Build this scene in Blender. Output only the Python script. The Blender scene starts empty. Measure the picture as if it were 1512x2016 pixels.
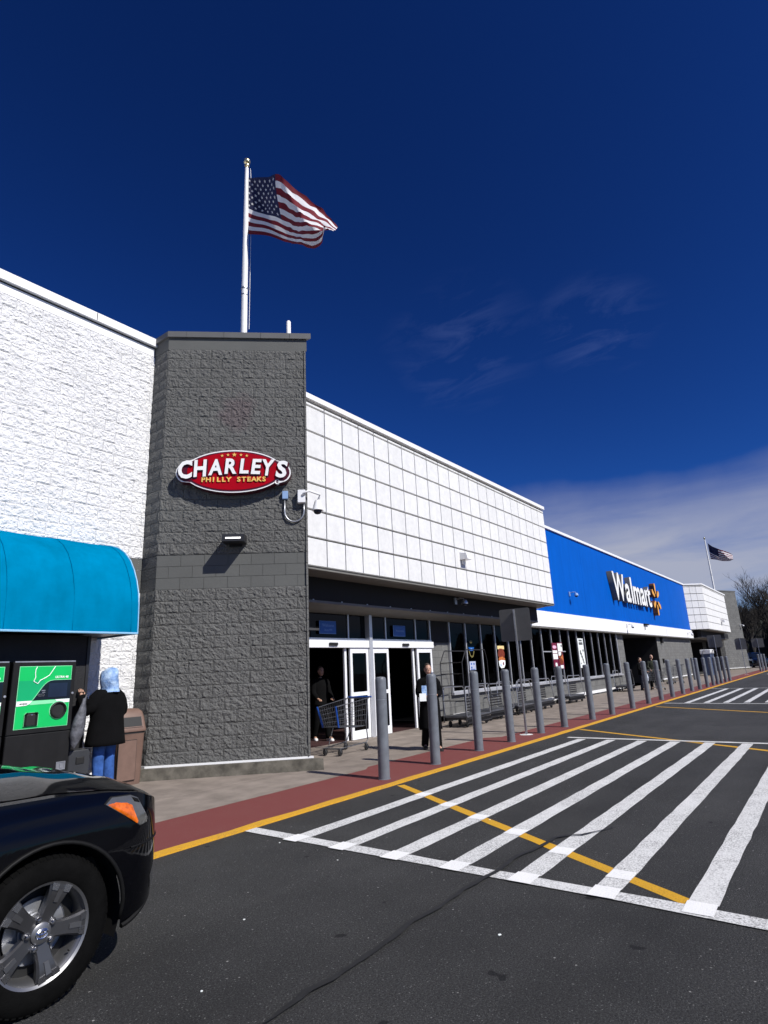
import bpy, bmesh, math, random
from mathutils import Vector, Matrix, noise, Quaternion
rnd = random.Random(11)
SC = bpy.context.scene
SC.render.engine = 'CYCLES'
COL = SC.collection
R = math.radians

# ------------------------------------------------------------------ camera
def make_camera():
    yaw, pitch, roll = R(36.38), R(15.19), R(-2.749)
    f = Vector((math.cos(pitch)*math.cos(yaw), math.cos(pitch)*math.sin(yaw), math.sin(pitch)))
    r = f.cross(Vector((0, 0, 1))).normalized()
    u = r.cross(f)
    c, s = math.cos(roll), math.sin(roll)
    r2, u2 = r*c + u*s, u*c - r*s
    cd = bpy.data.cameras.new('camera')
    cd.sensor_fit = 'VERTICAL'; cd.sensor_height = 36.0
    cd.lens = 1153.2/2016*36.0
    cd.clip_start = 0.05; cd.clip_end = 3000
    co = bpy.data.objects.new('camera', cd); COL.objects.link(co)
    M = Matrix((r2, u2, -f)).transposed().to_4x4()
    M.translation = Vector((0, 0, 1.6))
    co.matrix_world = M
    SC.camera = co
make_camera()

# ------------------------------------------------------------------ sky, sun, exposure
SUN_EL, SUN_AZ = R(42), R(183.5)          # azimuth clockwise from +Y
SUN_DIR = Vector((math.sin(SUN_AZ)*math.cos(SUN_EL), math.cos(SUN_AZ)*math.cos(SUN_EL), math.sin(SUN_EL)))
SC.view_settings.view_transform = 'Standard'
SC.view_settings.look = 'None'
SC.view_settings.exposure = 0.22
SC.view_settings.gamma = 1.0
SC.view_settings.use_curve_mapping = False
world = bpy.data.worlds.new('World'); SC.world = world
world.use_nodes = True
def make_world():
    nt = world.node_tree; N = nt.nodes; L = nt.links
    N.clear()
    out = N.new('ShaderNodeOutputWorld'); bg = N.new('ShaderNodeBackground')
    sky = N.new('ShaderNodeTexSky'); sky.sky_type = 'NISHITA'; sky.sun_disc = False
    sky.sun_elevation = SUN_EL; sky.sun_rotation = SUN_AZ
    sky.air_density = 1.0; sky.dust_density = 0.2; sky.ozone_density = 2.5
    gam = N.new('ShaderNodeGamma'); gam.inputs[1].default_value = 1.55
    L.new(sky.outputs[0], gam.inputs[0])
    mul = N.new('ShaderNodeMix'); mul.data_type = 'RGBA'; mul.blend_type = 'MULTIPLY'; mul.inputs[0].default_value = 1
    L.new(gam.outputs[0], mul.inputs[6]); mul.inputs[7].default_value = (0.085, 0.222, 0.475, 1)
    tc = N.new('ShaderNodeTexCoord')
    sep = N.new('ShaderNodeSeparateXYZ'); L.new(tc.outputs['Generated'], sep.inputs[0])
    def math_(op, a, b=None):
        m = N.new('ShaderNodeMath'); m.operation = op
        for i, v in enumerate((a, b)):
            if v is None: continue
            if isinstance(v, (int, float)): m.inputs[i].default_value = v
            else: L.new(v, m.inputs[i])
        return m.outputs[0]
    def ramp(v, pts):
        r = N.new('ShaderNodeValToRGB'); L.new(v, r.inputs[0])
        e = r.color_ramp.elements
        while len(e) < len(pts): e.new(0.5)
        for el, (p, c) in zip(e, pts): el.position = p; el.color = (c, c, c, 1)
        return r.outputs[0]
    # a low bank of cloud over the horizon
    mp = N.new('ShaderNodeMapping'); L.new(tc.outputs['Generated'], mp.inputs[0]); mp.inputs['Scale'].default_value = (3.0, 3.0, 20.0)
    n1 = N.new('ShaderNodeTexNoise'); L.new(mp.outputs[0], n1.inputs[0]); n1.inputs['Scale'].default_value = 1.3; n1.inputs['Detail'].default_value = 8; n1.inputs['Roughness'].default_value = 0.55; n1.inputs['Distortion'].default_value = 0.4
    wob = N.new('ShaderNodeTexNoise'); L.new(tc.outputs['Generated'], wob.inputs[0]); wob.inputs['Scale'].default_value = 4.0; wob.inputs['Detail'].default_value = 5
    zz = math_('ADD', sep.outputs[2], math_('MULTIPLY', math_('SUBTRACT', wob.outputs[0], 0.5), 0.10))
    band = ramp(zz, [(0.0, 0.35), (0.05, 0.2), (0.085, 0.95), (0.16, 1.0), (0.29, 0.0)])
    bank = math_('MULTIPLY', band, ramp(n1.outputs[0], [(0.30, 0.55), (0.62, 1.0)]))
    # high thin wisps
    pz = math_('MAXIMUM', sep.outputs[2], 0.05)
    cx = N.new('ShaderNodeCombineXYZ'); L.new(math_('DIVIDE', sep.outputs[0], pz), cx.inputs[0]); L.new(math_('DIVIDE', sep.outputs[1], pz), cx.inputs[1])
    mp2 = N.new('ShaderNodeMapping'); L.new(cx.outputs[0], mp2.inputs[0]); mp2.inputs['Rotation'].default_value = (0, 0, R(-33)); mp2.inputs['Scale'].default_value = (3.4, 1.6, 1); mp2.inputs['Location'].default_value = (0.35, 0.2, 0)
    n2 = N.new('ShaderNodeTexNoise'); L.new(mp2.outputs[0], n2.inputs[0]); n2.inputs['Scale'].default_value = 1.9; n2.inputs['Detail'].default_value = 9; n2.inputs['Roughness'].default_value = 0.62; n2.inputs['Distortion'].default_value = 0.8
    mp3 = N.new('ShaderNodeMapping'); L.new(cx.outputs[0], mp3.inputs[0]); mp3.inputs['Location'].default_value = (1.15, -0.25, 0)
    n3 = N.new('ShaderNodeTexNoise'); L.new(mp3.outputs[0], n3.inputs[0]); n3.inputs['Scale'].default_value = 0.8; n3.inputs['Detail'].default_value = 2
    wz = ramp(sep.outputs[2], [(0.2, 0.0), (0.33, 1.0), (0.46, 1.0), (0.6, 0.0)])
    # two loose fields of wisp, where the photograph has them
    def field(d, s):
        dt = N.new('ShaderNodeVectorMath'); dt.operation = 'DISTANCE'; L.new(tc.outputs['Generated'], dt.inputs[0]); dt.inputs[1].default_value = Vector(d).normalized()
        return ramp(math_('MULTIPLY_ADD', n3.outputs[0], 0.10) if False else math_('ADD', dt.outputs['Value'], math_('MULTIPLY', math_('SUBTRACT', n3.outputs[0], 0.5), 0.35)), [(s*0.25, 1.0), (s, 0.0)])
    fld = math_('MAXIMUM', field((.765, .38, .518), .105), field((.840, .20, .506), .075))
    wisp = math_('MULTIPLY', ramp(n2.outputs[0], [(0.46, 0.0), (0.80, 1.0)]), fld)
    m1 = N.new('ShaderNodeMix'); m1.data_type = 'RGBA'
    L.new(math_('MULTIPLY', wisp, 0.17), m1.inputs[0]); L.new(mul.outputs[2], m1.inputs[6]); m1.inputs[7].default_value = (2.6, 3.6, 8.0, 1)
    m2 = N.new('ShaderNodeMix'); m2.data_type = 'RGBA'
    L.new(math_('MULTIPLY', bank, 0.9), m2.inputs[0]); L.new(m1.outputs[2], m2.inputs[6]); m2.inputs[7].default_value = (6.6, 6.9, 8.3, 1)
    L.new(m2.outputs[2], bg.inputs[0]); bg.inputs[1].default_value = 0.056
    L.new(bg.outputs[0], out.inputs[0])
make_world()
def make_sun():
    sd = bpy.data.lights.new('sun', 'SUN'); sd.energy = 4.6; sd.angle = R(0.53); sd.color = (1.0, 0.965, 0.91)
    so = bpy.data.objects.new('sun', sd); COL.objects.link(so)
    so.rotation_euler = (-SUN_DIR).to_track_quat('-Z', 'Y').to_euler()
    so.location = SUN_DIR*100
make_sun()

# ------------------------------------------------------------------ materials
MATS = {}
def pmat(name, col, rough=0.6, metal=0.0, var=0.12, vscale=4.0, bump=0.0, bscale=60.0, spec=0.5, coat=0.0, rand=0.0, trans=0.0, emit=None, col2=None, detail=5):
    """Principled material: noise-varied colour, optional per-object tint change and bump."""
    if name in MATS: return MATS[name]
    m = bpy.data.materials.new(name); m.use_nodes = True
    nt = m.node_tree; N = nt.nodes; L = nt.links
    b = N['Principled BSDF']
    b.inputs['Roughness'].default_value = rough; b.inputs['Metallic'].default_value = metal
    b.inputs['Specular IOR Level'].default_value = spec; b.inputs['Coat Weight'].default_value = coat; b.inputs['Coat Roughness'].default_value = 0.03
    geo = N.new('ShaderNodeNewGeometry')
    c2 = col2 or tuple(max(0, c*(1-var)) for c in col)
    c1 = col if col2 else tuple(min(1, c*(1+var)) for c in col)
    nz = N.new('ShaderNodeTexNoise'); L.new(geo.outputs['Position'], nz.inputs[0]); nz.inputs['Scale'].default_value = vscale; nz.inputs['Detail'].default_value = detail; nz.inputs['Roughness'].default_value = 0.6
    rp = N.new('ShaderNodeValToRGB'); L.new(nz.outputs[0], rp.inputs[0])
    rp.color_ramp.elements[0].position = 0.33; rp.color_ramp.elements[1].position = 0.67
    rp.color_ramp.elements[0].color = (*c2, 1); rp.color_ramp.elements[1].color = (*c1, 1)
    last = rp.outputs[0]
    if rand:
        oi = N.new('ShaderNodeObjectInfo'); mr = N.new('ShaderNodeMapRange'); L.new(oi.outputs['Random'], mr.inputs[0])
        mr.inputs[3].default_value = 1-rand; mr.inputs[4].default_value = 1+rand
        vm = N.new('ShaderNodeVectorMath'); vm.operation = 'SCALE'; L.new(last, vm.inputs[0]); L.new(mr.outputs[0], vm.inputs['Scale'])
        last = vm.outputs[0]
    L.new(last, b.inputs['Base Color'])
    if bump:
        nb = N.new('ShaderNodeTexNoise'); L.new(geo.outputs['Position'], nb.inputs[0]); nb.inputs['Scale'].default_value = bscale; nb.inputs['Detail'].default_value = 6; nb.inputs['Roughness'].default_value = 0.65
        bp = N.new('ShaderNodeBump'); L.new(nb.outputs[0], bp.inputs['Height']); bp.inputs['Strength'].default_value = 1.0; bp.inputs['Distance'].default_value = bump
        L.new(bp.outputs[0], b.inputs['Normal'])
    if emit:
        b.inputs['Emission Color'].default_value = (*emit[:3], 1); b.inputs['Emission Strength'].default_value = emit[3]
    if trans:
        tb = N.new('ShaderNodeBsdfTranslucent'); L.new(last, tb.inputs[0])
        mx = N.new('ShaderNodeMixShader'); mx.inputs[0].default_value = trans
        L.new(b.outputs[0], mx.inputs[1]); L.new(tb.outputs[0], mx.inputs[2]); L.new(mx.outputs[0], N['Material Output'].inputs[0])
    MATS[name] = m
    return m

def asphalt_mat():
    m = bpy.data.materials.new('asphalt'); m.use_nodes = True
    nt = m.node_tree; N = nt.nodes; L = nt.links; b = N['Principled BSDF']
    geo = N.new('ShaderNodeNewGeometry')
    def noise_(s, d=4, r=0.6):
        n = N.new('ShaderNodeTexNoise'); L.new(geo.outputs['Position'], n.inputs[0]); n.inputs['Scale'].default_value = s; n.inputs['Detail'].default_value = d; n.inputs['Roughness'].default_value = r
        return n.outputs[0]
    def ramp(v, pts):
        r = N.new('ShaderNodeValToRGB'); L.new(v, r.inputs[0]); e = r.color_ramp.elements
        while len(e) < len(pts): e.new(0.5)
        for el, (p, c) in zip(e, pts): el.position = p; el.color = (*c, 1) if isinstance(c, tuple) else (c, c, c, 1)
        return r.outputs[0]
    def mix(f, a, bb, mode='MIX'):
        x = N.new('ShaderNodeMix'); x.data_type = 'RGBA'; x.blend_type = mode
        for i, v in ((0, f), (6, a), (7, bb)):
            if isinstance(v, (int, float)): x.inputs[i].default_value = v
            elif isinstance(v, tuple): x.inputs[i].default_value = (*v, 1)
            else: L.new(v, x.inputs[i])
        return x.outputs[2]
    base = ramp(noise_(1.1, 6), [(0.28, (0.0225, 0.0225, 0.0228)), (0.72, (0.036, 0.036, 0.0358))])
    fine = ramp(noise_(85, 4, 0.85), [(0.34, 0.10), (0.64, 2.3)])
    c = mix(1.0, base, fine, 'MULTIPLY')
    for sc, thr, val in ((110.0, 0.78, (0.11, 0.11, 0.108)), (85.0, 0.955, (0.20, 0.20, 0.195)), (45.0, 0.992, (0.36, 0.355, 0.34))):
        v = N.new('ShaderNodeTexVoronoi'); L.new(geo.outputs['Position'], v.inputs['Vector']); v.inputs['Scale'].default_value = sc
        sp = N.new('ShaderNodeSeparateColor'); L.new(v.outputs['Color'], sp.inputs[0])
        pick = ramp(sp.outputs[0], [(thr, 0.0), (thr+0.01, 1.0)])
        near = ramp(v.outputs['Distance'], [(0.26, 1.0), (0.34, 0.0)])
        c = mix(mix(1.0, pick, near, 'MULTIPLY'), c, val)
    c = mix(1.0, c, ramp(noise_(0.22, 4, 0.55), [(0.32, 0.80), (0.68, 1.18)]), 'MULTIPLY')
    mpt = N.new('ShaderNodeMapping'); L.new(geo.outputs['Position'], mpt.inputs[0]); mpt.inputs['Scale'].default_value = (0.10, 1.5, 1)
    tr = N.new('ShaderNodeTexNoise'); L.new(mpt.outputs[0], tr.inputs[0]); tr.inputs['Scale'].default_value = 1.0; tr.inputs['Detail'].default_value = 4
    c = mix(1.0, c, ramp(tr.outputs[0], [(0.30, 0.82), (0.52, 1.06)]), 'MULTIPLY')
    drops = ramp(noise_(3.6, 2), [(0.715, 0.0), (0.735, 0.9)])
    c = mix(drops, c, (0.008, 0.008, 0.009))
    L.new(c, b.inputs['Base Color'])
    b.inputs['Roughness'].default_value = 0.85; b.inputs['Specular IOR Level'].default_value = 0.3
    bp = N.new('ShaderNodeBump'); L.new(noise_(90, 4, 0.75), bp.inputs['Height']); bp.inputs['Distance'].default_value = 0.012; bp.inputs['Strength'].default_value = 1.0
    L.new(bp.outputs[0], b.inputs['Normal'])
    return m

def paint_mat(name, col, wear=0.5, dirt=(0.19, 0.19, 0.185)):
    """Road paint: mottled, the aggregate wearing through."""
    m = bpy.data.materials.new(name); m.use_nodes = True
    nt = m.node_tree; N = nt.nodes; L = nt.links; b = N['Principled BSDF']
    geo = N.new('ShaderNodeNewGeometry')
    def ramp(s, d, pts):
        n = N.new('ShaderNodeTexNoise'); L.new(geo.outputs['Position'], n.inputs[0]); n.inputs['Scale'].default_value = s; n.inputs['Detail'].default_value = d; n.inputs['Roughness'].default_value = 0.7
        r = N.new('ShaderNodeValToRGB'); L.new(n.outputs[0], r.inputs[0]); e = r.color_ramp.elements
        for el, (p, c) in zip(e, pts): el.position = p; el.color = (c, c, c, 1)
        return r.outputs[0]
    a = ramp(2.2, 3, [(0.30, 0.25), (0.62, 1.0)])
    f = ramp(75, 5, [(0.45, 0.0), (0.62, 1.0)])
    mm = N.new('ShaderNodeMath'); mm.operation = 'MULTIPLY'; L.new(a, mm.inputs[0]); L.new(f, mm.inputs[1])
    m2 = N.new('ShaderNodeMath'); m2.operation = 'MULTIPLY'; L.new(mm.outputs[0], m2.inputs[0]); m2.inputs[1].default_value = wear
    x = N.new('ShaderNodeMix'); x.data_type = 'RGBA'; L.new(m2.outputs[0], x.inputs[0]); x.inputs[6].default_value = (*col, 1); x.inputs[7].default_value = (*dirt, 1)
    L.new(x.outputs[2], b.inputs['Base Color']); b.inputs['Roughness'].default_value = 0.8
    nb = N.new('ShaderNodeTexNoise'); L.new(geo.outputs['Position'], nb.inputs[0]); nb.inputs['Scale'].default_value = 130; nb.inputs['Detail'].default_value = 3
    bp = N.new('ShaderNodeBump'); L.new(nb.outputs[0], bp.inputs['Height']); bp.inputs['Distance'].default_value = 0.004
    L.new(bp.outputs[0], b.inputs['Normal'])
    return m

def block_mat(name, col, rand=0.06, bump=0.02, stain=None, spec=0.3):
    """Painted split-face concrete block."""
    m = bpy.data.materials.new(name); m.use_nodes = True
    nt = m.node_tree; N = nt.nodes; L = nt.links; b = N['Principled BSDF']
    geo = N.new('ShaderNodeNewGeometry')
    def nz(s, d, r=0.62):
        n = N.new('ShaderNodeTexNoise'); L.new(geo.outputs['Position'], n.inputs[0]); n.inputs['Scale'].default_value = s; n.inputs['Detail'].default_value = d; n.inputs['Roughness'].default_value = r
        return n.outputs[0]
    rp = N.new('ShaderNodeValToRGB'); L.new(nz(1.3, 5), rp.inputs[0])
    rp.color_ramp.elements[0].position = 0.3; rp.color_ramp.elements[1].position = 0.7
    rp.color_ramp.elements[0].color = (*[c*0.93 for c in col], 1); rp.color_ramp.elements[1].color = (*[min(1, c*1.07) for c in col], 1)
    last = rp.outputs[0]
    if stain:
        px, py, pz, sx, sz, tint = stain
        vm = N.new('ShaderNodeVectorMath'); vm.operation = 'SUBTRACT'; L.new(geo.outputs['Position'], vm.inputs[0]); vm.inputs[1].default_value = (px, py, pz)
        v2 = N.new('ShaderNodeVectorMath'); v2.operation = 'MULTIPLY'; L.new(vm.outputs[0], v2.inputs[0]); v2.inputs[1].default_value = (1/sx, 1/sx, 1/sz)
        ln = N.new('ShaderNodeVectorMath'); ln.operation = 'LENGTH'; L.new(v2.outputs[0], ln.inputs[0])
        ad = N.new('ShaderNodeMath'); ad.operation = 'MULTIPLY_ADD'; L.new(nz(2.5, 4), ad.inputs[0]); ad.inputs[1].default_value = 0.9; L.new(ln.outputs['Value'], ad.inputs[2])
        sr = N.new('ShaderNodeValToRGB'); L.new(ad.outputs[0], sr.inputs[0])
        sr.color_ramp.elements[0].position = 0.75; sr.color_ramp.elements[0].color = (0.6, 0.6, 0.6, 1); sr.color_ramp.elements[1].position = 1.0; sr.color_ramp.elements[1].color = (0, 0, 0, 1)
        mx = N.new('ShaderNodeMix'); mx.data_type = 'RGBA'; L.new(sr.outputs[0], mx.inputs[0]); L.new(last, mx.inputs[6]); mx.inputs[7].default_value = (*tint, 1)
        last = mx.outputs[2]
    oi = N.new('ShaderNodeObjectInfo'); mr = N.new('ShaderNodeMapRange'); L.new(oi.outputs['Random'], mr.inputs[0]); mr.inputs[3].default_value = 1-rand; mr.inputs[4].default_value = 1+rand
    sc = N.new('ShaderNodeVectorMath'); sc.operation = 'SCALE'; L.new(last, sc.inputs[0]); L.new(mr.outputs[0], sc.inputs['Scale'])
    L.new(sc.outputs[0], b.inputs['Base Color']); b.inputs['Roughness'].default_value = 0.75; b.inputs['Specular IOR Level'].default_value = spec
    if bump:
        mu = N.new('ShaderNodeNewGeometry')
        b1 = N.new('ShaderNodeBump'); L.new(nz(24, 8, 0.60), b1.inputs['Height']); b1.inputs['Distance'].default_value = bump*2.6
        b2 = N.new('ShaderNodeBump'); L.new(nz(70, 4, 0.6), b2.inputs['Height']); b2.inputs['Distance'].default_value = bump*0.35; L.new(b1.outputs[0], b2.inputs['Normal'])
        L.new(b2.outputs[0], b.inputs['Normal'])
    return m

def glass_mat(name, tint=0.35, refl=0.06):
    m = bpy.data.materials.new(name); m.use_nodes = True
    nt = m.node_tree; N = nt.nodes; L = nt.links; N.remove(N['Principled BSDF'])
    tr = N.new('ShaderNodeBsdfTransparent'); tr.inputs[0].default_value = (tint, tint, tint*1.08, 1)
    gl = N.new('ShaderNodeBsdfGlossy'); gl.inputs['Roughness'].default_value = 0.02
    lw = N.new('ShaderNodeLayerWeight'); lw.inputs[0].default_value = 0.35
    ad = N.new('ShaderNodeMath'); ad.operation = 'MULTIPLY_ADD'; L.new(lw.outputs['Fresnel'], ad.inputs[0]); ad.inputs[1].default_value = 0.10; ad.inputs[2].default_value = refl
    mx = N.new('ShaderNodeMixShader'); L.new(ad.outputs[0], mx.inputs[0]); L.new(tr.outputs[0], mx.inputs[1]); L.new(gl.outputs[0], mx.inputs[2])
    L.new(mx.outputs[0], N['Material Output'].inputs[0])
    return m

M_ASPH = asphalt_mat()
M_WHITE_LINE = paint_mat('white_road_paint', (0.70, 0.70, 0.69), 1.0, (0.13, 0.13, 0.13))
M_WHITE_FRESH = paint_mat('white_road_paint_double', (0.84, 0.84, 0.83), 0.25)
M_YEL_LINE = paint_mat('yellow_road_paint', (0.62, 0.33, 0.008), 0.45, (0.12, 0.08, 0.03))
M_YEL_KERB = paint_mat('yellow_kerb_paint', (0.64, 0.33, 0.01), 0.6, (0.20, 0.13, 0.06))
M_RED = paint_mat('red_kerb_paint', (0.165, 0.034, 0.031), 0.5, (0.19, 0.075, 0.062))
M_TAR = pmat('tar', (0.0105, 0.0105, 0.011), 0.7, var=0.3, vscale=20)
M_CONC = pmat('concrete', (0.245, 0.208, 0.178), 0.85, var=0.22, vscale=2.2, bump=0.004, bscale=90, rand=0.06, spec=0.2, detail=9)
M_CONC_D = pmat('plinth_concrete', (0.125, 0.115, 0.095), 0.85, var=0.45, vscale=5, bump=0.008, bscale=60, spec=0.2, detail=8)
M_JOINT = pmat('joint', (0.05, 0.045, 0.04), 0.9, var=0.2)
M_GREY = block_mat('grey_block', (0.122, 0.122, 0.117), 0.04, 0.014, stain=(7.02, 8.70, 6.75, 0.75, 0.85, (0.118, 0.088, 0.094)))
M_GREY_S = block_mat('grey_smooth_block', (0.106, 0.108, 0.103), 0.025, 0.0012)
def far_block_mat():
    """Grey block seen from far: fine running-bond joints in the colour, rough face in the bump."""
    m = block_mat('grey_far_block', (0.165, 0.165, 0.158), 0.04, 0.012)
    nt = m.node_tree; N = nt.nodes; L = nt.links; b = N['Principled BSDF']
    src = b.inputs['Base Color'].links[0].from_socket
    geo = N.new('ShaderNodeNewGeometry'); sp = N.new('ShaderNodeSeparateXYZ'); L.new(geo.outputs['Position'], sp.inputs[0])
    cb = N.new('ShaderNodeCombineXYZ'); L.new(sp.outputs[0], cb.inputs[0]); L.new(sp.outputs[2], cb.inputs[1])
    br = N.new('ShaderNodeTexBrick'); L.new(cb.outputs[0], br.inputs['Vector']); br.inputs['Scale'].default_value = 1.0
    br.inputs['Brick Width'].default_value = 0.4286; br.inputs['Row Height'].default_value = 0.2143; br.inputs['Mortar Size'].default_value = 0.008; br.inputs['Mortar Smooth'].default_value = 0.4
    br.inputs['Color1'].default_value = (1, 1, 1, 1); br.inputs['Color2'].default_value = (0.80, 0.80, 0.80, 1); br.inputs['Mortar'].default_value = (0.5, 0.5, 0.5, 1)
    mx = N.new('ShaderNodeMix'); mx.data_type = 'RGBA'; mx.blend_type = 'MULTIPLY'; mx.inputs[0].default_value = 1
    L.new(src, mx.inputs[6]); L.new(br.outputs[0], mx.inputs[7]); L.new(mx.outputs[2], b.inputs['Base Color'])
    return m
M_GREY_F = far_block_mat()
M_WBLOCK = block_mat('white_block', (0.75, 0.75, 0.75), 0.012, 0.012)
M_GMORT = pmat('grey_mortar', (0.085, 0.085, 0.082), 0.9)
M_WMORT = pmat('white_mortar', (0.80, 0.80, 0.80), 0.9)
M_STUCCO = pmat('white_stucco', (0.72, 0.72, 0.715), 0.9, var=0.06, vscale=9, bump=0.006, bscale=120, rand=0.03, spec=0.2, detail=8)
M_GROOVE = pmat('dark_groove', (0.008, 0.008, 0.009), 0.9)
M_WMETAL = pmat('white_metal', (0.82, 0.82, 0.82), 0.4, var=0.03)
M_GMETAL = pmat('grey_coping', (0.115, 0.115, 0.112), 0.5, var=0.05)
M_BLUE = pmat('blue_panel', (0.0, 0.094, 0.47), 0.6, var=0.04, vscale=0.8, spec=0.06)
M_WBAND = pmat('white_band', (0.84, 0.84, 0.84), 0.6, var=0.03)
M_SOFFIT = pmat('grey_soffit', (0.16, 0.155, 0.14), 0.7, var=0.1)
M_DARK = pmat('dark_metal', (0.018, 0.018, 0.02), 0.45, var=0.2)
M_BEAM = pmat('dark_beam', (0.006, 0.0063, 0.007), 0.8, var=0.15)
M_BLACK = pmat('black_rubber', (0.008, 0.008, 0.008), 0.6, var=0.2)
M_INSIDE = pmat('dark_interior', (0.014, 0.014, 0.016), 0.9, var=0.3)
M_MAROON = pmat('maroon_floor', (0.045, 0.014, 0.013), 0.8, var=0.3)
M_GLASS = glass_mat('dark_glass', 0.22, 0.012)
M_ALU = pmat('aluminium', (0.62, 0.63, 0.66), 0.35, metal=0.55, var=0.05)
M_WFRAME = pmat('white_door_frame', (0.78, 0.79, 0.81), 0.45, var=0.05, vscale=30)
M_CHROME = pmat('chrome', (0.68, 0.68, 0.70), 0.18, metal=1.0, var=0.03)
M_STEEL = pmat('galvanised_steel', (0.42, 0.43, 0.45), 0.4, metal=0.8, var=0.15, vscale=12)
M_SIGNBACK = pmat('sign_back', (0.115, 0.115, 0.11), 0.55, metal=0.2, var=0.1)
M_BOLL = pmat('bollard_grey', (0.140, 0.152, 0.172), 0.40, var=0.14, vscale=7, spec=0.4, detail=9, bump=0.0012, bscale=40)
M_WPOLE = pmat('white_pole', (0.80, 0.80, 0.80), 0.4, var=0.06, vscale=5)
M_GOLD = pmat('gilt_ball', (0.75, 0.66, 0.40), 0.25, metal=0.9, var=0.05)
M_AWN = pmat('blue_awning', (0.0, 0.172, 0.335), 0.85, var=0.10, vscale=1.5, spec=0.0, bump=0.006, bscale=7)
M_AWN_E = pmat('awning_piping', (0.25, 0.5, 0.72), 0.5, var=0.05)
M_SKIN = pmat('skin', (0.46, 0.27, 0.19), 0.5, var=0.08)
M_BJACK = pmat('black_cloth', (0.0022, 0.0022, 0.0026), 0.95, var=0.3, bump=0.004, bscale=30, spec=0.15)
M_NAVY = pmat('navy_cloth', (0.012, 0.014, 0.024), 0.85, var=0.3, bump=0.004, bscale=30, spec=0.15)
M_GREEN = pmat('olive_cloth', (0.035, 0.04, 0.028), 0.85, var=0.3, bump=0.004, bscale=30, spec=0.15)
M_JEANS = pmat('blue_denim', (0.035, 0.095, 0.30), 0.85, var=0.35, vscale=9, bump=0.01, bscale=22, spec=0.15)
M_HOOD = pmat('pale_blue_cloth', (0.46, 0.62, 0.80), 0.85, vscale=10, bump=0.03, bscale=11, col2=(0.10, 0.22, 0.50))  # darker blue patches paint the hood's fold shading into the colour
M_WSHOE = pmat('white_shoe', (0.75, 0.75, 0.76), 0.6, var=0.05)
M_HAIR = pmat('brown_hair', (0.035, 0.02, 0.012), 0.6, var=0.3, vscale=30)
M_BIN = pmat('brown_plastic', (0.160, 0.098, 0.075), 0.5, var=0.12, vscale=6, bump=0.002, bscale=120)
M_RVMGREEN = pmat('green_decal', (0.002, 0.47, 0.105), 0.35, var=0.04)
M_RVMGREEN_D = pmat('green_decal_deep', (0.002, 0.36, 0.13), 0.35, var=0.04)
M_RVMGREEN_L = pmat('green_decal_light', (0.24, 0.70, 0.38), 0.35, var=0.04)
M_PRINTW = pmat('white_print', (0.82, 0.86, 0.84), 0.4, var=0.02)
M_RVMBODY = pmat('charcoal_machine', (0.012, 0.012, 0.0125), 0.5, var=0.15, spec=0.2)
M_ENCL = pmat('black_wall_panel', (0.010, 0.010, 0.012), 0.7, var=0.3, bump=0.006, bscale=40)
M_SCREEN = pmat('screen', (0.006, 0.010, 0.020), 0.08, var=0.1)
M_PAINT = pmat('black_car_paint', (0.0015, 0.0016, 0.0025), 0.05, var=0.05, spec=0.26)
M_TRIMBLK = pmat('black_trim', (0.005, 0.005, 0.005), 0.6, var=0.2, spec=0.2)
M_TYRE = pmat('tyre', (0.004, 0.004, 0.004), 0.85, var=0.25, vscale=14, bump=0.002, bscale=80, spec=0.05)
M_RIM = pmat('alloy_rim', (0.24, 0.24, 0.245), 0.42, metal=0.85, var=0.06)
M_RIM_D = pmat('alloy_rim_grey', (0.16, 0.16, 0.165), 0.4, metal=0.8, var=0.08)
M_LENS = pmat('clear_lens', (0.11, 0.11, 0.105), 0.12, metal=0.3, var=0.12, vscale=25, coat=1.0)
M_AMBER = pmat('amber_lens', (0.62, 0.12, 0.004), 0.15, var=0.35, vscale=30, coat=1.0)
M_CARTBLUE = pmat('cart_blue', (0.006, 0.065, 0.34), 0.45, var=0.05)
M_SIGNRED = pmat('sign_red', (0.36, 0.001, 0.010), 0.5, spec=0.08, var=0.08, vscale=3)
M_SIGNMAR = pmat('sign_maroon', (0.075, 0.004, 0.014), 0.35, var=0.1)
M_SIGNW = pmat('sign_white', (0.84, 0.84, 0.83), 0.4, var=0.02)
M_SIGNGOLD = pmat('sign_gold', (0.82, 0.52, 0.13), 0.4, var=0.05)
M_SPARK = pmat('spark_orange', (0.80, 0.36, 0.035), 0.4, var=0.06)
M_SPARK_E = pmat('spark_return', (0.13, 0.045, 0.015), 0.5, var=0.1)
M_LETTER_E = pmat('letter_return', (0.10, 0.10, 0.098), 0.5, var=0.08)
M_BARK = pmat('bark', (0.014, 0.011, 0.009), 0.9, var=0.3, vscale=8)
M_EVERG = pmat('evergreen', (0.007, 0.009, 0.006), 0.95, var=0.5, vscale=1.2)
M_FRED = pmat('flag_red', (0.155, 0.003, 0.013), 0.8, var=0.05, trans=0.16)
M_FWHITE = pmat('flag_white', (0.72, 0.72, 0.74), 0.8, var=0.03, trans=0.16)
M_FBLUE = pmat('flag_blue', (0.008, 0.011, 0.055), 0.8, var=0.08, trans=0.2)
M_BLUEGREY = pmat('pale_blue_box', (0.24, 0.37, 0.60), 0.5, var=0.05)
M_LAMPON = pmat('lamp_tube', (0.8, 0.8, 0.8), 0.4, emit=(1.0, 0.98, 0.92, 1.6))
M_POSTERRED = pmat('poster_maroon', (0.16, 0.010, 0.035), 0.4, var=0.1)
M_FOOD1 = pmat('poster_food_brown', (0.30, 0.05, 0.012), 0.4, var=0.8, vscale=28, col2=(0.05, 0.006, 0.004))
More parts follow.
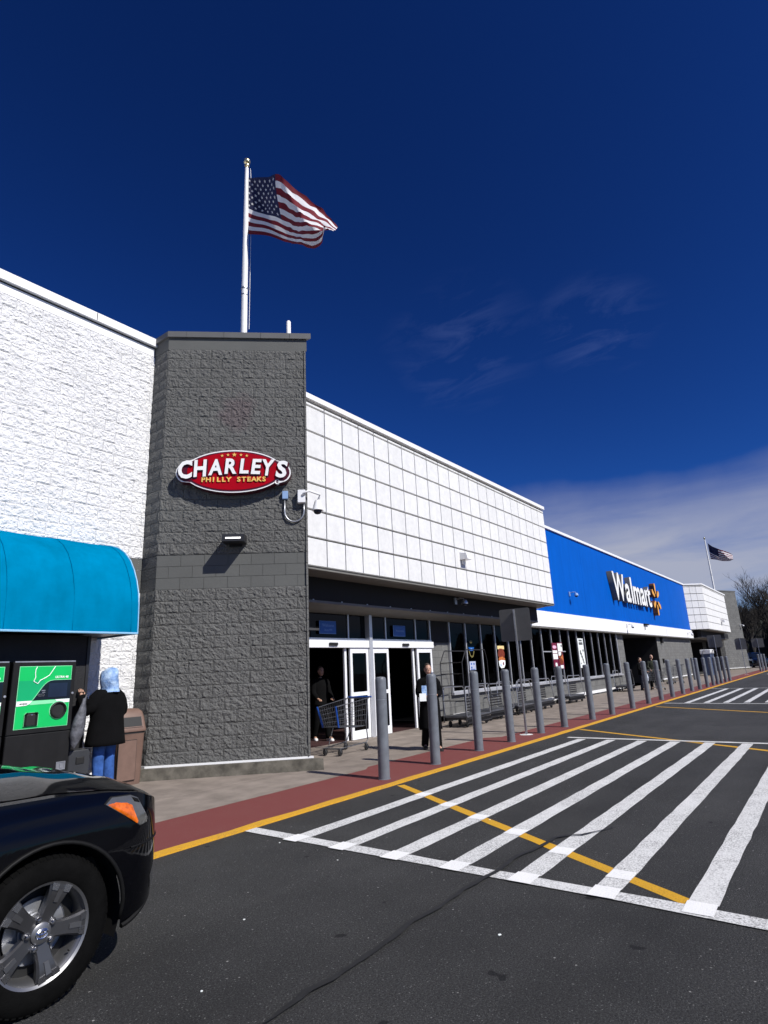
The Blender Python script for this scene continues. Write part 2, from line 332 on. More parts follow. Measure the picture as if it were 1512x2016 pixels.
M_FOOD2 = pmat('poster_food_orange', (0.75, 0.25, 0.05), 0.4, col2=(0.25, 0.05, 0.02), vscale=22)
M_CREAM = pmat('poster_cream', (0.80, 0.62, 0.28), 0.4, var=0.05)
M_SIGNBLUE = pmat('sign_blue', (0.006, 0.09, 0.36), 0.4, var=0.05)
M_SIGNPALE = pmat('sign_pale_blue', (0.16, 0.30, 0.62), 0.4, var=0.05)
M_BAG = pmat('grey_white_bag', (0.13, 0.135, 0.155), 0.5, var=0.6, vscale=9, bump=0.02, bscale=14, trans=0.25)
M_CARBLUE = pmat('dark_blue_paint', (0.003, 0.006, 0.018), 0.2, var=0.05, coat=1.0)
M_CAMWHITE = pmat('white_camera', (0.80, 0.80, 0.80), 0.3, var=0.03)
M_CARTWIRE = pmat('dull_cart_wire', (0.16, 0.165, 0.175), 0.45, metal=0.7, var=0.2, vscale=12)

def add_streaks(m, amt, sc=(1.6, 1.6, 0.22)):
    """Faint vertical weather streaks multiplied into a wall's colour."""
    nt = m.node_tree; N = nt.nodes; L = nt.links; b = N['Principled BSDF']
    src = b.inputs['Base Color'].links[0].from_socket
    geo = N.new('ShaderNodeNewGeometry'); mp = N.new('ShaderNodeMapping'); L.new(geo.outputs['Position'], mp.inputs[0]); mp.inputs['Scale'].default_value = sc
    n = N.new('ShaderNodeTexNoise'); L.new(mp.outputs[0], n.inputs[0]); n.inputs['Scale'].default_value = 3.0; n.inputs['Detail'].default_value = 6
    r = N.new('ShaderNodeValToRGB'); L.new(n.outputs[0], r.inputs[0]); e = r.color_ramp.elements
    e[0].position = .35; e[1].position = .62; e[0].color = (1-amt, 1-amt, 1-amt*1.05, 1); e[1].color = (1, 1, 1, 1)
    mx = N.new('ShaderNodeMix'); mx.data_type = 'RGBA'; mx.blend_type = 'MULTIPLY'; mx.inputs[0].default_value = 1
    L.new(src, mx.inputs[6]); L.new(r.outputs[0], mx.inputs[7]); L.new(mx.outputs[2], b.inputs['Base Color'])
add_streaks(M_STUCCO, .045); add_streaks(M_BLUE, .09); add_streaks(M_AWN, .10, (2, 2, .6)); add_streaks(M_WBAND, .08); add_streaks(M_RVMBODY, .25)
M_SPOKE = pmat('alloy_spoke', (0.11, 0.11, 0.115), 0.36, metal=0.8, var=0.06)
# ------------------------------------------------------------------ helpers
def wm(o):
    M = o.matrix_basis.copy(); p = o.parent
    while p: M = p.matrix_basis @ M; p = p.parent
    return M

def tag(o, label=None, cat=None, group=None, kind=None):
    for k, v in (('label', label), ('category', cat), ('group', group), ('kind', kind)):
        if v: o[k] = v
    return o

def empty(name, loc=(0, 0, 0), rz=0.0, label=None, cat=None, group=None, kind=None):
    o = bpy.data.objects.new(name, None); COL.objects.link(o)
    o.location = loc; o.rotation_euler = (0, 0, rz); o.empty_display_size = 0.2
    return tag(o, label, cat, group, kind)

def mobj(name, me, parent=None, M=None):
    o = bpy.data.objects.new(name, me); COL.objects.link(o)
    if parent: o.parent = parent
    if M is not None: o.matrix_basis = M
    return o

def copy_tree(o, parent=None):
    c = o.copy(); COL.objects.link(c); c.parent = parent
    for ch in [x for x in bpy.data.objects if x.parent == o]: copy_tree(ch, c)
    return c

class MB:
    """Collects shapes (world or local coordinates) and links them as one mesh object."""
    def __init__(s, M=None): s.v = []; s.f = []; s.m = []; s.M = M
    def add(s, vs, fs, m=0):
        b = len(s.v)
        for p in vs:
            p = Vector(p); s.v.append(s.M @ p if s.M else p)
        for f in fs: s.f.append([b+i for i in f]); s.m.append(m)
        return s
    def box(s, x0, x1, y0, y1, z0, z1, m=0):
        return s.add([(x0, y0, z0), (x1, y0, z0), (x1, y1, z0), (x0, y1, z0), (x0, y0, z1), (x1, y0, z1), (x1, y1, z1), (x0, y1, z1)],
                     [(0, 3, 2, 1), (4, 5, 6, 7), (0, 1, 5, 4), (1, 2, 6, 5), (2, 3, 7, 6), (3, 0, 4, 7)], m)
    def rbox(s, x0, x1, y0, y1, z0, z1, b=0.01, m=0):
        """Box with bevelled vertical and top edges."""
        def ring(i, z): return [(x0+i+b, y0+i, z), (x1-i-b, y0+i, z), (x1-i, y0+i+b, z), (x1-i, y1-i-b, z), (x1-i-b, y1-i, z), (x0+i+b, y1-i, z), (x0+i, y1-i-b, z), (x0+i, y0+i+b, z)]
        return s.loft([ring(0, z0), ring(0, z1-b), ring(b*0.7, z1)], m, True, True)
    def poly(s, pts, m=0): return s.add(pts, [tuple(range(len(pts)))], m)
    def prism(s, pts, vec, m=0, m_side=None):
        n = len(pts); vec = Vector(vec); a = [Vector(p) for p in pts]; t = [p+vec for p in a]
        s.add(a+t, [tuple(range(n))[::-1], tuple(range(n, 2*n))], m)
        return s.add(a+t, [(i, (i+1) % n, n+(i+1) % n, n+i) for i in range(n)], m if m_side is None else m_side)
    def loft(s, rings, m=0, cap0=False, cap1=False, closed=True):
        n = len(rings[0]); vs = [p for r in rings for p in r]; fs = []
        for k in range(len(rings)-1):
            for i in range(n if closed else n-1):
                j = (i+1) % n; fs.append((k*n+i, k*n+j, (k+1)*n+j, (k+1)*n+i))
        if cap0: fs.append(tuple(range(n))[::-1])
        if cap1: fs.append(tuple(range((len(rings)-1)*n, len(rings)*n)))
        return s.add(vs, fs, m)
    def tube(s, path, r, n=6, m=0, caps=True):
        P = [Vector(p) for p in path]; rr = r if isinstance(r, (list, tuple)) else [r]*len(P)
        rings = []; up = None
        for i, p in enumerate(P):
            d = (P[min(i+1, len(P)-1)]-P[max(i-1, 0)])
            if d.length < 1e-9: d = Vector((0, 0, 1))
            d.normalize()
            if up is None: up = d.orthogonal().normalized()
            else:
                up = up-d*up.dot(d)
                up = up.normalized() if up.length > 1e-6 else d.orthogonal().normalized()
            w = d.cross(up)
            rings.append([p+(up*math.cos(2*math.pi*k/n)+w*math.sin(2*math.pi*k/n))*rr[i] for k in range(n)])
        return s.loft(rings, m, caps, caps)
    def lathe(s, prof, n=24, c=(0, 0, 0), axis='Z', m=0, caps=True):
        rings = []
        for r, h in prof:
            ring = []
            for k in range(n):
                a = 2*math.pi*k/n; x, y = r*math.cos(a), r*math.sin(a)
                q = (x, y, h) if axis == 'Z' else ((x, h, y) if axis == 'Y' else (h, x, y))
                ring.append((q[0]+c[0], q[1]+c[1], q[2]+c[2]))
            if axis == 'Y': ring.reverse()
            rings.append(ring)
        return s.loft(rings, m, caps and prof[0][0] > 1e-6, caps and prof[-1][0] > 1e-6)
    def mesh(s, name, mats, inv=None, smooth=False):
        me = bpy.data.meshes.new(name)
        vs = [inv @ v for v in s.v] if inv else s.v
        me.from_pydata([tuple(v) for v in vs], [], s.f)
        for mt in (mats if isinstance(mats, (list, tuple)) else [mats]): me.materials.append(mt)
        me.polygons.foreach_set('material_index', s.m)
        if smooth: me.polygons.foreach_set('use_smooth', [True]*len(s.f))
        me.update()
        return me
    def build(s, name, mats, parent=None, smooth=False, fix=True, local=False):
        inv = None if (local or not parent) else wm(parent).inverted()
        me = s.mesh(name, mats, inv, smooth)
        if fix:
            bm = bmesh.new(); bm.from_mesh(me); bmesh.ops.recalc_face_normals(bm, faces=bm.faces); bm.to_mesh(me); bm.free()
        if smooth == 'auto': autosmooth(me)
        return mobj(name, me, parent)

def autosmooth(me, ang=40):
    me.polygons.foreach_set('use_smooth', [True]*len(me.polygons))
    try: me.set_sharp_from_angle(angle=R(ang))
    except Exception: pass

def frame(origin, right, up, out):
    M = Matrix((Vector(right), Vector(up), Vector(out))).transposed().to_4x4(); M.translation = Vector(origin); return M
FACADE = lambda x, y, z: frame((x, y, z), (1, 0, 0), (0, 0, 1), (0, -1, 0))

def text_mesh(txt, size, depth, bold=0.0, shear=0.0, mats=(None,), align='CENTER', sx=1.0, res=3):
    cu = bpy.data.curves.new('text', 'FONT'); cu.body = txt; cu.size = size; cu.extrude = depth/2; cu.offset = bold; cu.shear = shear
    cu.align_x = align; cu.align_y = 'CENTER'; cu.resolution_u = res
    o = bpy.data.objects.new('text', cu); COL.objects.link(o)
    dg = bpy.context.evaluated_depsgraph_get(); dg.update()
    me = bpy.data.meshes.new_from_object(o.evaluated_get(dg))
    bpy.data.objects.remove(o); bpy.data.curves.remove(cu)
    me.materials.clear()
    for mt in mats: me.materials.append(mt)
    for v in me.vertices: v.co.x *= sx; v.co.z += depth/2
    if len(mats) > 1:
        for p in me.polygons: p.material_index = 1 if abs(p.normal.z) < 0.5 else 0
    return me

def star_pts(cx, cy, r, rot=90):
    return [(cx+(r if k % 2 == 0 else r*0.4)*math.cos(R(rot+36*k)), cy+(r if k % 2 == 0 else r*0.4)*math.sin(R(rot+36*k))) for k in range(10)]

# ------------------------------------------------------------------ ground
road = MB().add([(-400, -400, 0), (900, -400, 0), (900, 600, 0), (-400, 600, 0)], [(0, 1, 2, 3)]).build('road', M_ASPH)
tag(road, kind='structure')

def strip(pts, w, z, mat, name, jit=0.006, parent=None, step=0.25, closed_w=None):
    """A painted line along a path: irregular edges, lying at height z."""
    P = [Vector((p[0], p[1], 0)) for p in pts]; Q = []
    for a, b in zip(P[:-1], P[1:]):
        n = max(1, int((b-a).length/step)); Q += [a+(b-a)*(k/n) for k in range(n)]
    Q.append(P[-1]); vs = []
    for i, q in enumerate(Q):
        d = (Q[min(i+1, len(Q)-1)]-Q[max(i-1, 0)]).normalized(); nrm = Vector((-d.y, d.x, 0))
        vs += [q+nrm*(w/2+rnd.uniform(-jit, jit))+Vector((0, 0, z)), q-nrm*(w/2+rnd.uniform(-jit, jit))+Vector((0, 0, z))]
    m = MB(); m.add(vs, [(2*i, 2*i+1, 2*i+3, 2*i+2) for i in range(len(Q)-1)])
    return m.build(name, mat, parent)

def crosswalk(x0, x1, ys, y_in, y_out, name='crosswalk_stripe'):
    for y in ys:
        strip([(x0+0.12, y+0.03), (x1, y-0.03+0.06)], 0.185, 0.004, M_WHITE_LINE, name, parent=road)
        strip([(x0-0.10, y+0.03), (x0+0.12, y+0.03)], 0.187, 0.012, M_WHITE_FRESH, 'paint_overlap', 0.004, road)
    strip([(x0+0.03, y_in), (x0-0.02, (y_in+y_out)/2), (x0-0.17, y_out)], 0.165, 0.008, M_WHITE_LINE, 'edge_line', parent=road)
    strip([(x1+0.19, y_in-0.35), (x1-0.05, y_out)], 0.15, 0.008, M_WHITE_LINE, 'edge_line', parent=road)
SY = [4.69+0.03-0.617*k for k in range(12)]
crosswalk(4.68, 13.20, SY, 5.48, -2.4)
strip([(7.44, 5.42), (4.76, 1.09)], 0.12, 0.002, M_YEL_LINE, 'lane_line', parent=road)
for k in range(6):                       # where the stripes were painted over the yellow line
    yy = SY[k]+0.03; xx = 4.76+(yy-1.09)/(5.42-1.09)*(7.44-4.76)
    strip([(xx-0.10, yy), (xx+0.10, yy)], 0.184, 0.0065, M_WHITE_FRESH, 'paint_overlap', 0.004, road)
strip([(15.05, 5.43), (12.37, 1.28), (11.0, -0.9)], 0.12, 0.002, M_YEL_LINE, 'lane_line', parent=road)
for k in range(9):
    strip([(24.1, 4.70-0.62*k), (33.9, 4.70-0.62*k)], 0.185, 0.004, M_WHITE_LINE, 'crosswalk_stripe', parent=road)
strip([(24.0, 5.43), (23.4, 2.0), (22.9, -1.0)], 0.16, 0.008, M_WHITE_LINE, 'edge_line', parent=road)
strip([(34.2, 5.43), (33.7, 2.0), (33.3, -1.0)], 0.16, 0.008, M_WHITE_LINE, 'edge_line', parent=road)
strip([(22.4, 5.35), (19.7, 1.3), (18, -1.2)], 0.12, 0.002, M_YEL_LINE, 'lane_line', parent=road)
for k in range(4):
    strip([(55.5, 4.70-0.62*k), (63.5, 4.70-0.62*k)], 0.185, 0.004, M_WHITE_LINE, 'crosswalk_stripe', parent=road)
def crack():
    pts = [(6.45, 2.10), (6.25, 2.17), (6.03, 2.29), (5.95, 2.40), (5.83, 2.47), (5.58, 2.48), (5.35, 2.50), (5.17, 2.55), (4.94, 2.54), (4.72, 2.52), (4.60, 2.54), (4.23, 2.56), (3.88, 2.54), (3.57, 2.57), (3.35, 2.54), (3.14, 2.53), (2.90, 2.52), (2.74, 2.52), (2.59, 2.55), (2.44, 2.53), (2.31, 2.52), (2.1, 2.53)]
    m = MB(); vs = []
    Q = []
    for a, b in zip(pts[:-1], pts[1:]):
        for k in range(4): Q.append((a[0]+(b[0]-a[0])*k/4, a[1]+(b[1]-a[1])*k/4))
    for i, q in enumerate(Q):
        t = i/len(Q); w = 0.008+0.017*min(1, 5*t) if t < 0.85 else 0.025*(1-t)/0.15+0.004
        w *= 0.8+0.4*noise.noise((q[0]*6, q[1]*6, 0)); o = 0.012*noise.noise((q[0]*9, 3, 0))
        w = max(w, 0.004)
        a = Vector((Q[min(i+1, len(Q)-1)][0]-Q[max(i-1, 0)][0], Q[min(i+1, len(Q)-1)][1]-Q[max(i-1, 0)][1], 0)).normalized()
        n = Vector((-a.y, a.x, 0)); c = Vector((q[0], q[1], 0.016))+n*o
        vs += [c+n*w, c-n*w]
    m.add(vs, [(2*i, 2*i+1, 2*i+3, 2*i+2) for i in range(len(Q)-1)])
    m.build('tar_crack_seal', M_TAR, road)
crack()
def litter():
    for x, y, r in ((3.05, 3.6, 0.011), (2.3, 3.05, 0.008), (4.35, 3.9, 0.010), (4.5, 4.8, 0.012), (3.7, 2.0, 0.012), (2.7, 1.75, 0.010), (6.2, 3.35, 0.012)):
        n = 7; pts = [(x+r*rnd.uniform(.5, 1.2)*math.cos(6.28*k/n), y+r*rnd.uniform(.5, 1.2)*math.sin(6.28*k/n), 0.004) for k in range(n)]
        MB().prism(pts, (0, 0, 0.003)).build('flattened_gum', M_PRINTW, road)
litter()

# kerb, red strip and pavement
kerb = MB()
def kerb_sheet():
    xs = [-12+0.25*k for k in range(0, 400)]
    vs = []
    for x in xs:
        a = 5.50+0.012*noise.noise((x*2.1, 1, 0)); b = 5.605+0.035*noise.noise((x*1.7, 7, 0))
        vs += [(x, a, -0.02), (x, a, 0.021), (x, b, 0.0255)]
    fs = []
    for i in range(len(xs)-1): fs += [(3*i, 3*i+3, 3*i+4, 3*i+1), (3*i+1, 3*i+4, 3*i+5, 3*i+2)]
    kerb.add(vs, fs)
kerb_sheet()
tag(kerb.build('kerb', M_YEL_KERB), kind='structure')
walk = MB().add([(-12, 5.56, 0.006), (90, 5.56, 0.006), (90, 10.3, 0.006), (-12, 10.3, 0.006)], [(0, 1, 2, 3)]).build('sidewalk', M_JOINT)
tag(walk, kind='structure')
def red_strip():
    xs = [-12+0.25*k for k in range(0, 400)]; vs = []
    for x in xs:
        top = 6.72 if x < 8.5 else (6.86 if x < 13 else 6.55)
        vs += [(x, 5.59, 0.0225), (x, top+0.012*noise.noise((x*2, 3, 5)), 0.0225)]
    m = MB().add(vs, [(2*i, 2*i+2, 2*i+3, 2*i+1) for i in range(len(xs)-1)])
    m.build('red_painted_strip', M_RED, walk)
red_strip()
def slabs():
    me = {}
    for (y0, y1, ln) in ((5.60, 7.9, 3.05), (7.9, 10.25, 3.05)):
        key = (y0, y1)
        bm = MB(); g = 0.006
        bm.rbox(g, ln-g, y0+g, y1-g, 0.0, 0.0185, 0.004)
        me[key] = bm.mesh('paving_slab', M_CONC)
        x = -11.8+0.9
        while x < 86:
            mobj('paving_slab', me[key], walk, Matrix.Translation((x, 0, rnd.uniform(-0.0012, 0.0012)))); x += ln
slabs()
# ------------------------------------------------------------------ split-face block walls
BL, BH = 0.4286, 0.2143
def block_meshes(mat, rough=0.012, depth=0.05, smooth=False, n=10, length=BL, height=BH):
    """Split-face blocks: a chipped, faceted face inside a narrow struck edge."""
    out = []
    for k in range(n):
        m = MB(); g = 0.003; nx, nz_ = (15, 8) if not smooth else (1, 1)
        seed = rnd.uniform(0, 99); vs = []
        for j in range(nz_+1):
            for i in range(nx+1):
                x = g+(length-2*g)*i/nx; z = g+(height-2*g)*j/nz_
                edge = i in (0, nx) or j in (0, nz_)
                if not smooth and not edge: x += rnd.uniform(-.35, .35)*length/nx; z += rnd.uniform(-.35, .35)*height/nz_
                q = (x*11+z*5, z*14, seed)
                d = 0 if smooth else (rough*(.45+.45*rnd.random()) if edge else rough*(1.15+1.3*noise.noise(q)+0.9*noise.noise((x*30+z*16, z*34, seed))+rnd.uniform(-.42, .42)))
                vs.append((x, z, d))
        fs = []
        for j in range(nz_):
            for i in range(nx):
                a, b, c, e = j*(nx+1)+i, j*(nx+1)+i+1, (j+1)*(nx+1)+i+1, (j+1)*(nx+1)+i
                fs += [(a, b, c, e)] if smooth else ([(a, b, c), (a, c, e)] if rnd.random() < .5 else [(a, b, e), (b, c, e)])
        rim = [i for i in range(nx+1)]+[j*(nx+1)+nx for j in range(1, nz_+1)]+[nz_*(nx+1)+i for i in range(nx-1, -1, -1)]+[j*(nx+1) for j in range(nz_-1, 0, -1)]
        b = len(vs); vs += [(vs[i][0], vs[i][1], -depth) for i in rim]
        fs += [(rim[(q+1) % len(rim)], rim[q], b+q, b+(q+1) % len(rim)) for q in range(len(rim))]
        m.add(vs, fs)
        out.append(m.mesh('block', mat, None, False))
    return out

def block_face(parent, M, width, rows, kinds, meshes, smeshes, name='block', start=0.0, keep=None, stuff_mat=None, limit=300, x_from=0.0, shift_row=0):
    """Lay running-bond courses on a face. M: local (x right, y up, z out) -> world. kinds(row)->'r','s'. Cut blocks at both ends."""
    count = 0; stuff = MB()
    inv = wm(parent).inverted()
    for r in range(rows):
        z = r*BH; x = x_from-(BL/2 if (r+shift_row) % 2 else 0.0)
        while x < width-0.02:
            a, b = max(x, x_from), min(x+BL, width)
            if b-a > 0.03:
                src = rnd.choice(smeshes if kinds(r) == 's' else meshes)
                sx = (b-a)/BL
                T = M @ Matrix.Translation((a, z, 0)) @ Matrix.Diagonal((sx, 1, 1, 1))
                if (keep is None or keep(a, b, z)) and count < limit:
                    mobj(name, src, parent, inv @ T); count += 1
                elif stuff_mat:
                    g = 0.0035
                    stuff.M = T
                    stuff.add([(g, g, -0.05), (BL-g, g, -0.05), (BL-g, BH-g, -0.05), (g, BH-g, -0.05), (g, g, 0.006), (BL-g, g, 0.006), (BL-g, BH-g, 0.006), (g, BH-g, 0.006)],
                              [(4, 5, 6, 7), (0, 1, 5, 4), (1, 2, 6, 5), (2, 3, 7, 6), (3, 0, 4, 7)])
            x += BL
    if stuff_mat and stuff.v:
        stuff.M = None
        so = stuff.build('block_courses', stuff_mat, parent, fix=False); so['kind'] = 'stuff'
    return count

# ---- near corner tower
TL, TR = Vector((6.055, 9.73, 0)), Vector((7.95, 7.70, 0))
TD = (TR-TL).normalized(); TN = Vector((TD.y, -TD.x, 0)); TW = (TR-TL).length
tower = empty('corner_tower', (7.0, 9.4, 0), 0, 'tall grey split-face block tower at the near corner with a red oval sign', 'tower')
TM = frame(TL, TD, (0, 0, 1), TN)
def near_tower():
    t = 0.006
    core = [TL-TN*t+Vector((0.02, 0.03, 0)), TR-TN*t, Vector((7.95-0.03, 10.3, 0)), Vector((6.055+t, 10.3, 0))]
    m = MB(); m.prism([(p.x, p.y, 0.02) for p in core], (0, 0, 8.38)); m.build('tower_core', M_GMORT, tower)
    gm = block_meshes(M_GREY, rough=0.0125); sm = block_meshes(M_GREY_S, smooth=True, n=2)
    kinds = lambda r: 's' if 14 <= r <= 16 else 'r'
    Mf = TM @ Matrix.Translation((0, 0.22, 0))
    block_face(tower, Mf, TW, 37, kinds, gm, sm, start=0, shift_row=0)
    side = MB()
    # left flank (faces -X) and right flank (faces +X): joined courses
    for (org, rt, out, w) in ((Vector((6.055, 10.22, 0)), (0, -1, 0), (-1, 0, 0), 0.49), (Vector((7.95, 7.70, 0)), (0, 1, 0), (1, 0, 0), 2.52)):
        MM = frame(org+Vector((0, 0, 0.22)), rt, (0, 0, 1), out)
        for r in range(37):
            x = -(BL/2 if r % 2 else 0)
            while x < w-0.02:
                a, b = max(0, x), min(w, x+BL)
                if b-a > 0.03:
                    g = 0.0035; dd = 0.004 if kinds(r) == 's' else 0.004+rnd.uniform(0, 0.012)
                    nx, nz_ = 5, 3; vs = []; sd = rnd.uniform(0, 50)
                    for j in range(nz_+1):
                        for i in range(nx+1):
                            e = i in (0, nx) or j in (0, nz_)
                            q = 0 if kinds(r) == 's' else (0.002 if e else 0.012*(1+1.4*noise.noise((i*1.3, j*1.7, sd))))
                            vs.append(MM @ Vector((a+g+(b-a-2*g)*i/nx, r*BH+g+(BH-2*g)*j/nz_, q)))
                    fs = [(j*(nx+1)+i, j*(nx+1)+i+1, (j+1)*(nx+1)+i+1, (j+1)*(nx+1)+i) for j in range(nz_) for i in range(nx)]
                    k0 = len(vs); ring = [0, nx, (nz_+1)*(nx+1)-1, nz_*(nx+1)]
                    vs += [vs[q]-Vector(out)*0.05 for q in ring]
                    fs += [(ring[(q+1) % 4], ring[q], k0+q, k0+(q+1) % 4) for q in range(4)]
                    side.add(vs, fs)
                x += BL
    so = side.build('block_courses', M_GREY, tower, fix=False); so['kind'] = 'stuff'
    # smooth band under the coping, coping, base line, plinth
    def ringpts(o, z, back=10.3):
        a = TL+TN*o; b = TR+TN*o
        # meet of offset front face with x = const flanks
        xl = 6.055-o; xr = 7.95+min(o, .035)
        def at_x(x): s = (x-a.x)/TD.x; return a+TD*s
        pl, pr = at_x(xl), at_x(xr)
        return [(xl, back, z), (pl.x, pl.y, z), (pr.x, pr.y, z), (xr, back, z)]
    MB().prism(ringpts(0.008, 8.149), (0, 0, 0.265)).build('smooth_band', M_GREY_S, tower)
    MB().prism(ringpts(0.055, 8.418), (0, 0, 0.125)).build('coping', M_GMETAL, tower)
    j = MB()
    for s in (0.35, 1.1, 1.85, 2.45):
        p = TL+TD*s+TN*0.057
        j.prism([(p.x, p.y, 8.42), (p.x+TD.x*.008, p.y+TD.y*.008, 8.42), (p.x+TD.x*.008, p.y+TD.y*.008, 8.545), (p.x, p.y, 8.545)], TN*0.004)
    j.build('coping_seam', M_GMORT, tower)
    MB().prism(ringpts(0.022, 0.20), (0, 0, 0.034)).build('base_line', M_WMETAL, tower)
    def rag(o0, o1, z0, z1):
        a, b = ringpts(o0, z0), ringpts(o1, z1); m = MB()
        m.loft([a, b], 0, True, True); return m
    rag(0.165, 0.155, 0.0, 0.20).build('plinth', M_CONC_D, tower)
near_tower()

# ---- white block wing on the left
wing = empty('store_wing', (0, 10.2, 0), 0, 'white painted rough block wing of the store behind the blue awning', 'building')
def white_wing():
    MB().box(-14, 6.02, 10.225, 40, 0.0, 8.28).build('wall_core', M_WMORT, wing)
    wmesh = block_meshes(M_WBLOCK, rough=0.0125); smesh = block_meshes(M_GREY_S, smooth=True, n=2)
    Mw = frame((2.55, 10.22, 0.22), (1, 0, 0), (0, 0, 1), (0, -1, 0))
    hid = lambda a, b, z: not (2.2 < z < 3.55 and b+2.55 < 5.4) and not (z < 2.3 and b+2.55 < 4.75)
    kd = lambda r: 's' if 14 <= r <= 16 else 'r'
    block_face(wing, Mw, 6.05-2.55, 37, kd, wmesh, smesh, keep=hid, stuff_mat=M_WBLOCK, limit=300)
    m = MB(); Ml = frame((-14, 10.22, 0.22), (1, 0, 0), (0, 0, 1), (0, -1, 0))
    for r in range(37):
        x = 0.0-(BL/2 if r % 2 else 0)
        while x < 16.5:
            a, b = max(0, x), min(16.548, x+BL)
            if b-a > .05:
                g = 0.0035; m.M = Ml; y0 = r*BH
                m.add([(a+g, y0+g, -.05), (b-g, y0+g, -.05), (b-g, y0+BH-g, -.05), (a+g, y0+BH-g, -.05), (a+g, y0+g, .006), (b-g, y0+g, .006), (b-g, y0+BH-g, .006), (a+g, y0+BH-g, .006)],
                      [(4, 5, 6, 7), (0, 1, 5, 4), (1, 2, 6, 5), (2, 3, 7, 6), (3, 0, 4, 7)], 1 if kd(r) == 's' else 0)
            x += BL
    m.M = None
    o = m.build('block_courses', [M_WBLOCK, M_GREY_S], wing, fix=False); o['kind'] = 'stuff'
    MB().box(-14, 6.03, 10.205, 10.6, 8.15, 8.33).build('smooth_band', M_WMETAL, wing)
    MB().box(-14, 6.045, 10.13, 10.7, 8.36, 8.53).build('coping', M_WMETAL, wing)
    MB().box(-14, 6.03, 10.21, 10.6, 8.30, 8.40).build('coping_shadow_gap', M_GROOVE, wing)
    s = MB()
    for x in (4.75, 1.7, -1.3): s.box(x, x+0.012, 10.126, 10.14, 8.37, 8.53)
    s.build('coping_seam', M_GROOVE, wing)
white_wing()

# ------------------------------------------------------------------ main store front
store = empty('store_building', (39, 9.85, 0), 0, 'long supermarket front with white panelled fascias and a bright blue centre section', 'building')
def fascia(x0, x1, first, cham_near, cham_far, ncol):
    f = empty('panel_fascia'); f.parent = store; f.matrix_basis = wm(store).inverted() @ Matrix.Translation((x0, 8.3, 3.76))
    yb = 9.54; t = 0.07
    pts = [(x0, yb), (x0+cham_near, 8.3+t), (x1, 8.3+t), (x1+cham_far, yb)] if cham_near else [(x0, yb), (x0, 8.3+t), (x1-0.01, 8.3+t), (x1+cham_far-0.04, yb)]
    if cham_near: pts[0] = (x0+0.04, yb); pts[1] = (x0+cham_near+0.01, 8.3+t)
    MB().prism([(p[0], p[1], 3.775) for p in pts], (0, 0, 3.69)).build('fascia_backing', M_GROOVE, f)
    def ring(o, z):
        if cham_near: return [(x0-o*0.4, yb+0.1, z), (x0+cham_near-o*0.4, 8.3-o, z), (x1, 8.3-o, z), (x1, yb+0.1, z)]
        return [(x0, yb+0.1, z), (x0, 8.3-o, z), (x1+o*0.4, 8.3-o, z), (x1+cham_far+o*0.4, yb+0.1, z)]
    MB().prism(ring(0.05, 7.50), (0, 0, 0.12)).build('coping', M_WMETAL, f)
    MB().prism(ring(0.012, 3.755), (0, 0, 0.022)).build('bottom_trim', M_SOFFIT, f)
    zs = [3.78, 4.39, 4.99, 5.58, 6.17, 6.77, 7.37, 7.465]
    pw = 0.6075
    def pmesh(w, h):
        m = MB(); e = 0.005; d = 0.07
        m.loft([[(0, 0, -d), (w, 0, -d), (w, h, -d), (0, h, -d)], [(0, 0, -e), (w, 0, -e), (w, h, -e), (0, h, -e)], [(e, e, 0), (w-e, e, 0), (w-e, h-e, 0), (e, h-e, 0)]], 0, False, True)
        me = m.mesh('panel', M_STUCCO); bm = bmesh.new(); bm.from_mesh(me); bmesh.ops.recalc_face_normals(bm, faces=bm.faces); bm.to_mesh(me); bm.free(); return me
    cache = {}
    inv = wm(f).inverted()
    def row(org, rt, out, w, n):
        for j in range(7):
            z0, z1 = zs[j], zs[j+1]; gh, gv = 0.042, 0.026
            h = z1-z0-gh; key = (round(w, 3), round(h, 3))
            if key not in cache: cache[key] = pmesh(w-gv, h)
            for i in range(n):
                M = frame(Vector(org)+Vector(rt)*(i*w+gv/2)+Vector((0, 0, z0)), rt, (0, 0, 1), out)
                mobj('panel', cache[key], f, inv @ M)
    row((first, 8.3, 0), (1, 0, 0), (0, -1, 0), pw, ncol)
    L = math.hypot(1.24, 1.24); q = 1/math.sqrt(2)
    if cham_far: row((x1+0.01, 8.3+0.01, 0), (q, q, 0), (q, -q, 0), L/3, 3)
    if cham_near: row((x0, yb, 0), (q, -q, 0), (-q, -q, 0), L/3, 3)
    return f
fascia(7.99, 21.93, 8.545, 0, 1.24, 22)
fascia(55.33, 69.80, 56.57, 1.24, 0, 21)

